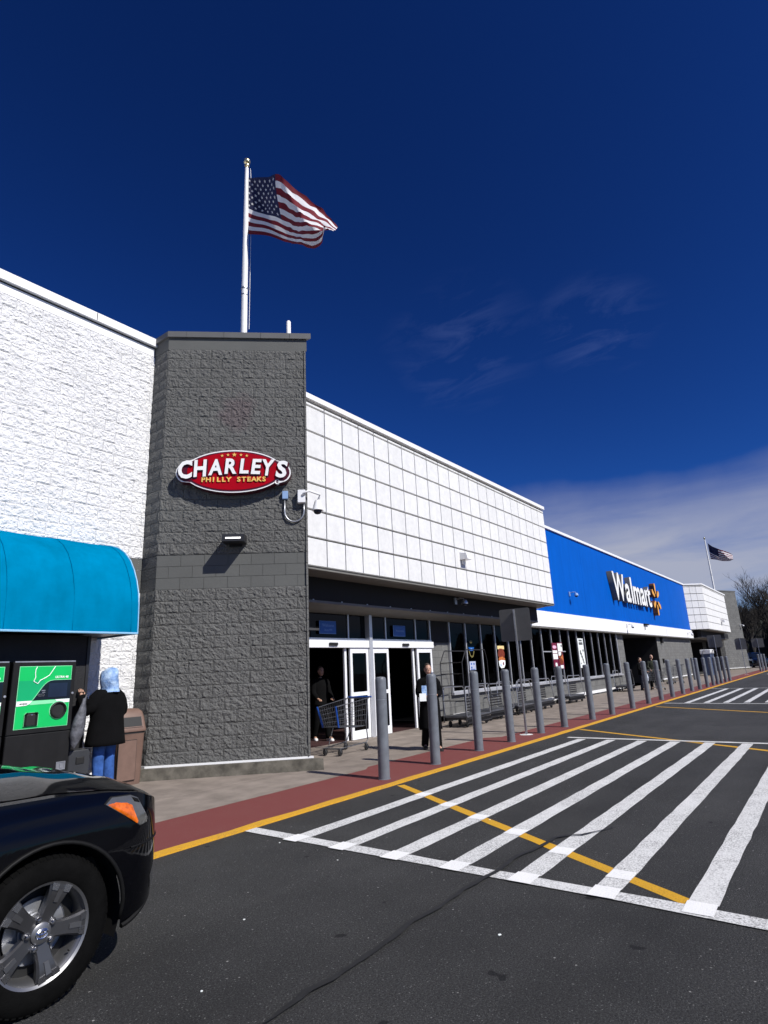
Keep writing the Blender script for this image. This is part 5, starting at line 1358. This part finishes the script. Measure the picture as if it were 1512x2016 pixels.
def make_platform_cart(tall):
    """Flatbed stock cart, local: +x is away from the handle hoop."""
    s = empty('platform_cart', (0, 0, 0)); L, W = 1.55, .72
    d = MB(); d.rbox(-L/2, L/2, -W/2, W/2, .26, .30, .01); d.build('deck', M_CARTWIRE, s)
    u = MB(); u.box(-L/2+.03, L/2-.03, -W/2+.03, W/2-.03, .20, .258)
    for k in range(22):
        x = -L/2+.06+k*(L-.12)/21; u.box(x-.012, x+.012, -W/2-.004, -W/2+.03, .13, .2)
    u.box(-L/2, L/2, -W/2-.006, -W/2+.02, .10, .128); u.build('under_frame', M_DARK, s)
    for x, y in ((-.62, -.26), (.62, -.26), (-.62, .26), (.62, .26), (0, -.28), (0, .28)):
        t = MB(); t.lathe([(.075, -.02), (.08, -.012), (.08, .012), (.075, .02)], 14, (x, y, .08), 'Y'); t.build('wheel', M_BLACK, s, smooth='auto')
    h = MB(); y0 = -W/2+.02
    h.tube([(-L/2, y0, .30), (-L/2, y0, .98), (-L/2+.06, y0, 1.06), (L/2-.35, y0, 1.04), (L/2-.27, y0, .98), (L/2-.02, y0, .48), (L/2, y0, .30)], .016, 8)
    h.tube([(-L/2, W/2-.02, .30), (-L/2, W/2-.02, .98), (-L/2+.06, W/2-.02, 1.06), (L/2-.35, W/2-.02, 1.04), (L/2-.27, W/2-.02, .98), (L/2-.02, W/2-.02, .48), (L/2, W/2-.02, .30)], .016, 8)
    h.build('hoop_rail', M_STEEL, s, smooth='auto')
    g = MB()
    for k in range(13):
        for j in range(5): g.box(-L/2+.05+k*.058, -L/2+.092+k*.058, y0-.004, y0+.004, .42+j*.075, .465+j*.075)
    g.box(-L/2, -L/2+.80, y0-.006, y0+.006, .39, .405); g.box(-L/2, -L/2+.80, y0-.006, y0+.006, .795, .81); g.build('mesh_side', M_DARK, s)
    if tall:
        t = MB()
        for y in (-W/2+.02, W/2-.02):
            t.tube([(-L/2-.04, y, .14), (-L/2-.04, y, 1.72), (-L/2+.22, y, 2.04), (-L/2+.28, y, 2.06), (L/2-.05, y, 2.06)], .015, 8)
            t.tube([(L/2+.10, y, .3), (L/2+.08, y, 1.75), (L/2-.05, y, 2.06)], .011, 7)
        for z in (.70, 1.1, 1.42, 1.72): t.tube([(-L/2-.04, -W/2+.02, z), (-L/2-.04, W/2-.02, z)], .013, 6)
        t.build('tall_frame', M_DARK, s, smooth='auto')
    return s
def platform_carts():
    G_ = 'platform carts parked in front of the shop windows'
    a = make_platform_cart(True); a.location = (15.45, 8.75, 0.02); a.rotation_euler = (0, 0, R(3))
    tag(a, 'platform cart with a tall dark tube frame near the second bollard', 'platform cart', G_)
    b = make_platform_cart(False); b.location = (17.35, 8.95, 0.02); b.rotation_euler = (0, 0, R(-2))
    tag(b, 'low platform cart with hoop rail behind the nearest sign post', 'platform cart', G_)
    for x, y, r, l in ((19.25, 9.0, 4, 'low platform cart under the window with the burger poster'), (21.2, 9.1, 0, 'low platform cart between the burger poster and maroon posters'), (24.6, 9.15, -3, 'low platform cart under the maroon window posters'), (33.0, 9.25, 5, 'low platform cart against the pale knee wall near the portal')):
        c = copy_tree(b); c.location = (x, y, .02); c.rotation_euler = (0, 0, R(r)); tag(c, l, 'platform cart', G_)
platform_carts()
def pale_bag():
    s = empty('shopping_bag', (32.95, 8.2, .5), 0, 'pale shopping bag hanging by the couple near the portal', 'bag')
    m = MB(); rg = []
    for z, r in ((.42, .06), (.50, .17), (.68, .20), (.85, .16), (.98, .08)):
        rg.append([(32.95+r*math.cos(6.283*k/12)+.03*noise.noise((k, z*5, 0)), 8.15+r*.7*math.sin(6.283*k/12), z) for k in range(12)])
    m.loft(rg, 0, True, True); m.build('sack', pmat('pale_bag', (0.55, 0.60, 0.70), 0.5, var=0.3, vscale=9), s, smooth=True)
    t = MB(); t.tube([(32.95, 8.15, .96), (33.0, 8.2, 1.04)], .015, 5); t.build('handle', M_BAG, s)
pale_bag()

def kiosk():
    s = empty('ice_chest', (56.9, 8.9, 0), 0, 'blue and white cabinet with arched rails before the far entrance', 'cabinet')
    m = MB(); m.rbox(56.0, 57.6, 8.5, 9.2, 0.05, 1.75, .04); m.build('cabinet', pmat('pale_blue_cabinet', (0.045, 0.07, 0.14), 0.5), s)
    m = MB(); m.rbox(55.95, 57.65, 8.45, 9.25, 1.75, 2.1, .04); m.build('header', M_CAMWHITE, s)
    m = MB()
    for x in (56.3, 57.0): m.box(x, x+.3, 8.48, 8.5, .3, 1.6)
    m.build('door', pmat('pale_door', (0.14, 0.17, 0.25), 0.4), s)
    m = MB()
    for y in (8.2, 8.9): m.tube([(54.7, y, .02), (54.7, y, 1.4), (55.0, y, 1.85), (55.5, y, 2.02), (57.6, y, 2.02)], .025, 7)
    m.build('arched_rail', M_DARK, s, smooth='auto')
kiosk()

# ------------------------------------------------------------------ signs and posters in the windows
def entrance_sign(x, z, w, h, lines, label):
    s = empty('entrance_sign', (x, 9.9, z), 0, label, 'sign')
    m = MB(); m.rbox(x-w/2, x+w/2, 9.765, 9.785, z-h/2, z+h/2, .012); m.build('board', M_SIGNPALE, s)
    m = MB(); m.rbox(x-w/2+.014, x+w/2-.014, 9.760, 9.77, z-h/2+.014, z+h/2-.014, .012); m.build('face', M_SIGNBLUE, s)
    inv = wm(s).inverted()
    for t, sz, dz in lines: mobj('lettering', text_mesh(t, sz, .003, .001, 0, (M_SIGNPALE,)), s, inv @ FACADE(x, 9.758, z+dz))
entrance_sign(10.74, 2.69, .60, .31, (('Welcome', .105, .045), ('Store 999', .07, -.065)), 'blue two line welcome sign over the first doorway')
entrance_sign(13.72, 2.675, .58, .30, (('Welcome', .10, 0.0),), 'blue one line welcome sign over the second doorway')

def poster(name, x0, x1, z0, z1, parts, label, base=None, y=9.772):
    s = empty(name, ((x0+x1)/2, y, (z0+z1)/2), 0, label, 'poster')
    if base: MB().box(x0, x1, y-.004, y, z0, z1).build('sheet', base, s)
    for i, (nm, pts, mt) in enumerate(parts):
        m = MB(); m.prism([(x0+(x1-x0)*a, y-.0045-.0012*(i+1), z0+(z1-z0)*b) for a, b in pts], (0, .001, 0)); m.build(nm, mt, s)
    return s
def blob(cx, cy, rx, ry, seed, n=18): return [(cx+rx*math.cos(6.283*k/n)*(1+.18*noise.noise((k*.9, seed, 0))), cy+ry*math.sin(6.283*k/n)*(1+.18*noise.noise((k*.9, seed, 5)))) for k in range(n)]
RC = lambda a, b, c, d: [(a, b), (c, b), (c, d), (a, d)]
poster('window_poster', 19.72, 20.28, 1.50, 2.32, [('bun_band', RC(.02, .82, .98, .97), M_CREAM), ('filling', blob(.5, .62, .50, .24, 1), M_FOOD1), ('sauce', blob(.5, .40, .46, .10, 4), M_FOOD2), ('wrapper', [(.04, .32), (.40, .36), (.97, .34), (.95, .16), (.72, .02), (.30, .01), (.08, .12)], M_PRINTW), ('print_dot', blob(.68, .20, .09, .07, 2), M_POSTERRED), ('print_dot', blob(.30, .14, .06, .05, 9), M_SIGNPALE)], 'hanging food poster of a stuffed sandwich in the shop window')
poster('window_poster', 24.93, 25.48, 1.02, 2.44, [('white_block', RC(.02, .70, .98, .78), M_PRINTW), ('white_block', RC(.02, .52, .98, .68), M_PRINTW), ('pink_arch', blob(.5, .88, .40, .05, 3), pmat('poster_pink', (.8, .45, .6), .4)), ('curl', blob(.5, .36, .22, .06, 6), M_PRINTW), ('curl', blob(.62, .26, .24, .05, 2), pmat('poster_pink', (.8, .45, .6), .4)), ('white_block', RC(.10, .10, .5, .14), M_PRINTW)], 'narrow maroon and white window poster with pink print', M_POSTERRED)
poster('window_poster', 25.54, 26.12, 1.34, 2.46, [('photo_frame', RC(.04, .66, .96, .97), M_PRINTW), ('food', blob(.55, .40, .40, .22, 4), M_FOOD2), ('food', blob(.45, .28, .34, .12, 8), M_FOOD1), ('white_block', RC(.05, .50, .6, .64), M_PRINTW), ('dark_slash', [(.05, .38), (.2, .36), (.95, .60), (.9, .66)], M_BLACK), ('white_block', RC(.20, .02, .8, .14), M_PRINTW), ('dark_mark', blob(.78, .88, .09, .05, 3), M_BLACK)], 'food photo poster beside the maroon window poster', M_POSTERRED)
poster('window_poster', 28.20, 28.95, 1.32, 2.68, [('headline', RC(.22, .90, .80, .96), M_SIGNBACK), ('text_block', RC(.18, .78, .85, .87), M_SIGNBACK)]+[('sketch_mark', blob(.2+.6*((k*.37) % 1), .15+.5*((k*.61) % 1), .05+.05*((k*.23) % 1), .03+.02*((k*.71) % 1), k), M_SIGNBACK if k % 3 else M_BLACK) for k in range(12)], 'tall white window poster with small grey sketches', M_PRINTW)
poster('window_poster', 17.60, 18.02, 1.50, 1.78, [('print_dot', blob(.3, .7, .10, .12, 1), M_SIGNBLUE), ('print_dot', blob(.7, .7, .10, .12, 2), M_SIGNBLUE), ('print_dot', blob(.3, .3, .10, .12, 3), M_SIGNBLUE), ('text_line', RC(.15, .05, .85, .12), M_SIGNBLUE)], 'small pale notice low in the second shop window', pmat('pale_notice', (.42, .46, .60), .5))
poster('window_poster', 17.55, 18.05, 1.88, 2.46, [('gold_leaf', blob(.5, .92, .18, .08, 4), pmat('dim_gold', (.18, .15, .04), .5)), ('crest', [(.1, .62), (.9, .62), (.75, .42), (.25, .42)], M_SIGNBLUE), ('crest_print', RC(.38, .44, .62, .56), M_SIGNPALE), ('gold_leaf', [(.12, .40), (.3, .10), (.5, .02), (.5, .10), (.32, .2), (.22, .42)], pmat('dim_gold', (.18, .15, .04), .5)), ('gold_leaf', [(.88, .40), (.7, .10), (.5, .02), (.5, .10), (.68, .2), (.78, .42)], pmat('dim_gold', (.18, .15, .04), .5))], 'dark blue crest decal with gold laurel on the shop window')

# ------------------------------------------------------------------ trees and far background
def bare_tree(x, y, h, seed, label, spread=1.0, group=None):
    rg = random.Random(seed); s = empty('bare_tree', (x, y, 0), 0, label, 'tree', group)
    t = MB(); br = MB()
    def grow(p, d, ln, r, lv):
        path = [p]; q = p.copy(); dd = d.copy(); n = 4
        for k in range(n):
            dd = (dd+Vector((rg.uniform(-1, 1), rg.uniform(-1, 1), rg.uniform(-.3, .7)))*.16).normalized(); q = q+dd*ln/n; path.append(q.copy())
        (t if lv < 2 else br).tube(path, [r*(1-.5*k/n) for k in range(n+1)], 6 if lv < 2 else 3, 0, lv < 2)
        if lv >= 5: return
        for _ in range({0: 6, 1: 5, 2: 4, 3: 4, 4: 3}[lv]):
            k = rg.choice((2, 3, 4) if lv else (2, 3, 3, 4)); a = rg.uniform(0, 6.28)
            nd = (dd+Vector((math.cos(a), math.sin(a), rg.uniform(-.1, .8)))*rg.uniform(.5, .95)*spread).normalized()
            grow(path[k], nd, ln*rg.uniform(.55, .80), r*.56, lv+1)
    grow(Vector((x, y, 0)), Vector((rg.uniform(-.1, .1), rg.uniform(-.1, .1), 1)), h*.34, h*.022, 0)
    t.build('trunk', M_BARK, s, fix=False); br.build('branches', M_BARK, s, fix=False)
def backdrop():
    for i, (x, y, h, l) in enumerate(((96, 8.8, 10.6, 'bare winter tree rising just beyond the far grey tower'), (99, 6.0, 13.2, 'bare winter tree at the very edge of the frame'), (112, 11.5, 11.2, 'bare winter tree farther back behind the far grey tower'), (108, 7.2, 12.2, 'bare winter tree standing between the two nearest bare trees'))):
        bare_tree(x, y, h, 20+i, l, 1.0, 'bare trees beyond the store')
    # a far-off dark wood that reads as one mass
    m = MB()
    for k in range(330):
        x = 130+rnd.uniform(0, 40); y = -60+rnd.uniform(0, 130)
        if k >= 260: x = 124+rnd.uniform(0, 14); y = rnd.uniform(-4, 24)
        hh = rnd.uniform(7.0, 10.2); r = rnd.uniform(1.6, 3.2)
        rings = []
        for z, q in ((0.0, .9), (.25, 1.0), (.55, .85), (.8, .5), (1.0, .06)):
            rings.append([(x+r*q*math.cos(6.283*j/9)*(1+.45*noise.noise((j*1.3, z*4, k))), y+r*q*math.sin(6.283*j/9)*(1+.45*noise.noise((j*1.3, z*4, k+50))), hh*z+.5*noise.noise((j, z*3, k))) for j in range(9)])
        m.loft(rings, 0, False, True)
        for q in range(70):
            a = rnd.uniform(0, 6.28); zz = rnd.random()**.7; rr = r*(1.05-.75*zz)*rnd.uniform(.85, 1.2)
            c = Vector((x+rr*math.cos(a), y+rr*math.sin(a), hh*zz)); sz = rnd.uniform(.15, .5)
            m.add([c+Vector((rnd.uniform(-sz, sz), rnd.uniform(-sz, sz), rnd.uniform(-sz, sz))) for _ in range(3)], [(0, 1, 2)])
    o = m.build('far_wood', M_EVERG, fix=False); tag(o, 'dark far-off wood behind the bare trees', None, None, 'stuff')
backdrop()
# ------------------------------------------------------------------ cars
def lerp_tab(tab, x):
    if x <= tab[0][0]: return tab[0][1]
    for a, b in zip(tab[:-1], tab[1:]):
        if x <= b[0]:
            t = (x-a[0])/(b[0]-a[0]); t = t*t*(3-2*t)*.5+t*.5
            return a[1]+(b[1]-a[1])*t
    return tab[-1][1]

def make_wheel(s, x, yface, side, R0=.362):
    """side = -1: outer face towards -y."""
    Y = lambda d: yface-side*d           # d inward from the outer face
    C = (x, 0, R0)
    def lat(prof, n, caps=False): m = MB(); m.lathe([(r, Y(d)) for r, d in prof], n, C, 'Y', caps=caps); return m
    w = lat([(.232, .010), (.240, .002), (.262, -.004), (.300, -.008), (.335, .004), (.352, .020), (R0-.002, .040), (R0, .07), (R0, .16), (R0-.006, .19), (.335, .215), (.30, .225), (.235, .21)], 64)
    for k in range(64):
        a = 2*math.pi*k/64; c, q = math.cos(a), math.sin(a)
        def pt(r, d, o): return (x+r*math.cos(a+o), Y(d), R0+r*math.sin(a+o))
        w.add([pt(.350, .012, -.03), pt(.350, .012, .03), pt(.366, .045, .03), pt(.366, .045, -.03), pt(.340, .012, -.03), pt(.340, .012, .03), pt(.355, .05, .03), pt(.355, .05, -.03)], [(0, 1, 2, 3), (4, 7, 6, 5), (0, 3, 7, 4), (1, 5, 6, 2), (0, 4, 5, 1), (3, 2, 6, 7)])
    tyre = w.build('wheel', M_TYRE, s, smooth='auto')
    rim = lat([(.225, .012), (.238, .004), (.241, .012), (.238, .02), (.226, .03), (.212, .055), (.205, .16), (.0, .165)], 56).build('rim', M_RIM, tyre, smooth='auto')
    d = lat([(.155, .105), (.155, .115), (.0, .115)], 40); d.lathe([(.085, Y(.085)), (.085, Y(.105)), (0, Y(.104))], 30, C, 'Y'); d.build('brake_disc', M_STEEL, tyre, smooth='auto')
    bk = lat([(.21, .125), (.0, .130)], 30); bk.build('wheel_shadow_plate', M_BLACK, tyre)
    for k in range(5):
        a = R(72*k+68); c, q = math.cos(a), math.sin(a)
        def P(r, t, dd): return (x+(r*c-t*q), Y(dd), R0+(r*q+t*c))
        sp = MB()
        # spoke: broad at the rim, waisted, dished towards the hub
        secs = [(.045, .044, .040), (.085, .038, .032), (.13, .041, .022), (.165, .048, .014), (.195, .056, .010), (.226, .064, .012)]
        rings = [[P(r, -w, dd+.012), P(r, -w*.78, dd), P(r, w*.78, dd), P(r, w, dd+.012), P(r, w*.9, dd+.05), P(r, -w*.9, dd+.05)] for r, w, dd in secs]
        sp.loft(rings, 0, True, True); sp.build('spoke', M_SPOKE, tyre, smooth='auto')
        g = MB(); g.prism([P(.140, -.011, .017), P(.140, .011, .017), P(.200, .014, .0075), P(.200, -.014, .0075)], (0, side*.0035, 0)); g.build('spoke_slot', M_RIM_D, tyre)
        for q2 in (-1, 1):
            g = MB(); g.prism([P(.192, q2*.048, .0088), P(.192, q2*.016, .0088), P(.224, q2*.016, .0108), P(.224, q2*.056, .0108)], (0, side*.003, 0)); g.build('spoke_end', M_CHROME, tyre)
        a2 = a+R(36); n = MB(); n.lathe([(.013, Y(.035)), (.013, Y(.018)), (.009, Y(.013)), (0, Y(.012))], 8, (x+.068*math.cos(a2), 0, R0+.068*math.sin(a2)), 'Y'); n.build('lug_nut', M_CHROME, tyre, smooth='auto')
        n = MB(); n.lathe([(.020, Y(.050)), (.020, Y(.036)), (0, Y(.036))], 10, (x+.068*math.cos(a2), 0, R0+.068*math.sin(a2)), 'Y'); n.build('lug_recess', M_RIM_D, tyre)
    h = lat([(.052, .045), (.050, .026), (.040, .020), (.0, .018)], 24).build('hub_cap', M_RIM, tyre, smooth='auto')
    e = MB()
    for cz, rx, rz in ((0, .030, .021), (.006, .021, .008), (0, .008, .020)):
        e.tube([(x+rx*math.cos(6.283*k/20), Y(.0165), R0+cz+rz*math.sin(6.283*k/20)) for k in range(21)], .0032, 5, caps=False)
    e.build('hub_emblem', M_CHROME, tyre)
    v = MB(); v.tube([(x+.205*math.cos(R(-40)), Y(.03), R0+.205*math.sin(R(-40))), (x+.19*math.cos(R(-40)), Y(.022), R0+.19*math.sin(R(-40)))], .004, 6); v.build('valve', M_BLACK, tyre)

def make_suv(loc, label, paint, detail=True, rz=0.0, sc=1.0):
    s = empty('parked_car', (0, 0, 0), 0, label, 'car')
    ZS = [(-3.75, 1.0), (-2.6, 1.06), (-.9, 1.03), (0, 1.01), (.3, .985), (.5, .955), (.65, .90), (.8, .83), (.9, .76)]
    ZH = [(-3.75, 1.02), (-.9, 1.19), (0, 1.125), (.25, 1.085), (.45, 1.03), (.62, .965), (.76, .90), (.9, .80)]
    PZ = [(.20, .90), (.30, .955), (.42, .99), (.55, 1.0), (.66, 1.0), (.80, .985), (.92, .955), (1.0, .925), (1.2, .90)]
    def W(x):
        if x > .33: return .885*max(0.02, 1-min(.985, (x-.33)/.535)**2.8)**(1/2.3)
        if x < -3.25: return .885*max(.02, 1-min(.97, (-3.25-x)/.52)**2.8)**(1/2.4)
        return .885
    def half(x, z): return W(x)*lerp_tab(PZ, z)
    AX = (0.0, -2.66); RA = .425
    def zb(x):
        b = .25 if -2.2 < x < -.45 else (.24 if x < .45 else .24+.22*max(0, (x-.45)/.45)**1.5)
        for c in AX:
            if abs(x-c) < RA: b = max(b, .36+math.sqrt(RA*RA-(x-c)**2))
        return b
    xs = []; x = -3.75
    while x < .845:
        xs.append(x); near = min(abs(x-c) for c in AX); x += .03 if (near < .5 or x > .3) else .12
    xs.append(.853)
    NS = 12; NH = 7
    def section(x):
        a = zb(x); b = lerp_tab(ZS, x); h = lerp_tab(ZH, x); side = []
        for i in range(NS+1):
            z = a+(b-a)*i/NS; side.append((x, half(x, z), z))
        y0 = side[-1][1]; top = []
        for j in range(1, NH+1):
            t = j/NH; y = y0*(1-t); z = b+(h-b)*(1-(1-t)**2.2)
            z += .012*math.exp(-((t-.42)/.12)**2)*(1 if x < .75 else .4)
            top.append((x, y, z))
        return side, top
    body = MB(); hood = MB(); SS = [section(x) for x in xs]
    rings = []
    for side, top in SS:
        r = [(a, -b, c) for a, b, c in side]+[(a, -b, c) for a, b, c in top]+[(a, b, c) for a, b, c in top[:-1][::-1]]+[(a, b, c) for a, b, c in side[::-1]]
        rings.append(r)
    body.loft(rings, 0, True, True, closed=False)
    body.build('body', paint, s, smooth='auto', fix=True)
    # hood skin laid just proud of the body, with a gap along the wing
    hr = []
    for (side, top), x in zip(SS, xs):
        if -.86 < x < .77:
            k = 0.10; y0, z0 = side[-1][1], side[-1][2]
            p0 = (x, y0+(top[0][1]-y0)*.35, z0+(top[0][2]-z0)*.35+.004)
            seq = [p0]+[(a, b, c+.009) for a, b, c in top]
            hr.append([(a, -b, c) for a, b, c in seq]+[(a, b, c) for a, b, c in seq[:-1][::-1]])
    hood.loft(hr, 0, False, False, closed=False); hood.build('hood', paint, s, smooth='auto')
    # lower black valance, sills, arch lips
    for sg in (-1, 1):
        m = MB(); m.tube([(x, sg*(half(x, .30)-.012), zb(x)+.012) for x in xs if x > .43], .014, 6); m.build('bumper_lip', M_TRIMBLK, s)
        m = MB(); m.box(-2.2, -.45, sg*.80-.05, sg*.80+.05, .21, .27); m.build('sill_trim', M_TRIMBLK, s)
    for c in AX:
        for sg in (-1, 1):
            l = MB(); l.tube([(c+RA*math.cos(R(t)), sg*(half(c, .36+RA*math.sin(R(t)))+.002), .36+RA*math.sin(R(t))) for t in range(-8, 189, 7)], .012, 6); l.build('arch_lip', M_TRIMBLK, s, smooth=True)
    m = MB()
    for c in AX:
        r2 = []
        for yy in (-.87, .87): r2.append([(c+(RA+.0)*math.cos(R(t)), yy*.97, .36+(RA+.0)*math.sin(R(t))) for t in range(-20, 201, 10)])
        m.loft(r2, 0, closed=False)
    m.box(-3.4, .55, -.60, .60, .24, .30); m.box(.16, .5, -.66, .66, .30, .62); m.build('underbody', M_BLACK, s, fix=False)
    # headlights on both front corners
    for sg in (-1, 1):
        def patch(poly, o, mt, nm, par=s):
            m = MB(); n = len(poly)
            cx = sum(p[0] for p in poly)/n; cz = sum(p[1] for p in poly)/n; vs = []; K = 5
            for ring in range(K+1):
                t = ring/K
                for px, pz in poly:
                    q = (cx+(px-cx)*t, cz+(pz-cz)*t); vs.append((q[0], sg*(half(*q)+o*(1-.55*t**4)), q[1]))
            m.add(vs, [(k*n+i, k*n+(i+1) % n, (k+1)*n+(i+1) % n, (k+1)*n+i) for k in range(K) for i in range(n)])
            return m.build(nm, mt, par, smooth=True)
        def dense(poly, k=4):
            out = []
            for a, b in zip(poly, poly[1:]+poly[:1]):
                for i in range(k): out.append((a[0]+(b[0]-a[0])*i/k, a[1]+(b[1]-a[1])*i/k))
            return out
        hl = [(.295, .922), (.335, .952), (.455, .945), (.505, .922), (.580, .800), (.575, .775), (.515, .770)]
        edge = [(sum(p[0] for p in hl)/7+(a-sum(p[0] for p in hl)/7)*1.06, sum(p[1] for p in hl)/7+(b-sum(p[1] for p in hl)/7)*1.07) for a, b in hl]
        patch(dense(edge), .004, M_TRIMBLK, 'headlight_surround')
        h = patch(dense(hl), .010, M_LENS, 'headlight')
        patch(dense([(.308, .917), (.345, .930), (.425, .918), (.468, .895), (.508, .790), (.492, .785)]), .013, M_AMBER, 'amber_reflector', h)
        patch(dense([(.455, .938), (.505, .918), (.52, .893), (.475, .905)]), .014, M_TRIMBLK, 'lamp_bezel', h)
        # fog lamp recess
        patch(dense([(.64, .46), (.69, .52), (.73, .50), (.71, .40), (.66, .38)]), .004, M_CHROME if detail else M_TRIMBLK, 'fog_lamp')
    # grille and front bumper line
    m = MB(); m.box(.845, .866, -.22, .22, .70, .78); m.box(.845, .876, -.20, .20, .42, .58); m.build('grille', M_TRIMBLK, s)
    m = MB(); m.tube([(x, -half(x, .665)-.001, .665) for x in xs if x > .42], .006, 5); m.tube([(x, half(x, .665)+.001, .665) for x in xs if x > .42], .006, 5); m.build('bumper_seam', M_TRIMBLK, s)
    # cabin
    c = MB(); st = [(-.80, .72, 1.17, 1.17), (-1.05, .75, 1.34, 1.02), (-1.45, .70, 1.60, 1.04), (-1.9, .68, 1.68, 1.05), (-2.7, .68, 1.68, 1.06), (-3.3, .66, 1.62, 1.06), (-3.62, .66, 1.30, 1.04), (-3.70, .70, 1.05, 1.02)]
    rg = []
    for x, w, zt, zbt in st:
        wb = .80; rg.append([(x, -wb, zbt), (x, -w*.98, max(zt-.06, zbt+.001)), (x, -w*.85, zt), (x, w*.85, zt), (x, w*.98, max(zt-.06, zbt+.001)), (x, wb, zbt)])
    c.loft(rg, 0, True, True); c.build('cabin', M_SCREEN, s, smooth='auto')
    r = MB(); rg = [[(x, -w*.9, zt+.0), (x, -w*.6, zt+.03), (x, w*.6, zt+.03), (x, w*.9, zt)] for x, w, zt, _ in st[2:6]]; r.loft(rg, 0, closed=False)
    for sg in (-1, 1):
        for a, b in (((-.82, .78, 1.08), (-1.45, .66, 1.62)), ((-2.0, .80, 1.05), (-2.05, .68, 1.66)), ((-3.3, .78, 1.06), (-3.15, .66, 1.62))): r.tube([(a[0], sg*a[1], a[2]), (b[0], sg*b[1], b[2])], .035, 6)
    r.build('roof', paint, s)
    for sg in (-1, 1):
        m = MB(); m.loft([[(-1.02+u, sg*(.93+v*.10), 1.06+w*.14) for u, w in ((0, 0), (.08, .1), (.09, .8), (.02, 1), (-.03, .6))] for v in (0, .4, 1)], 0, True, True); m.build('mirror', paint, s)
        d = MB(); d.box(-1.96, -1.74, sg*.885-.012, sg*.885+.012, .90, .925); d.build('door_handle', paint, s)
        for xx in (-.92, -1.98):
            d = MB(); d.tube([(xx, sg*(half(xx, z)+.001), z) for z in (.32, .5, .7, .9, 1.0)], .005, 4); d.build('door_seam', M_BLACK, s)
        make_wheel(s, 0.0, sg*.86, sg); make_wheel(s, -2.66, sg*.86, sg)
    s.location = loc; s.rotation_euler = (0, 0, rz); s.scale = (sc,)*3
    return s
make_suv((1.70, 4.44, 0.0), 'black car with an amber headlight parked along the kerb before the machines', M_PAINT)
far = make_suv((81.0, 7.4, 0.0), 'dark blue car parked in the distance past the far tower', M_CARBLUE, False, R(200))
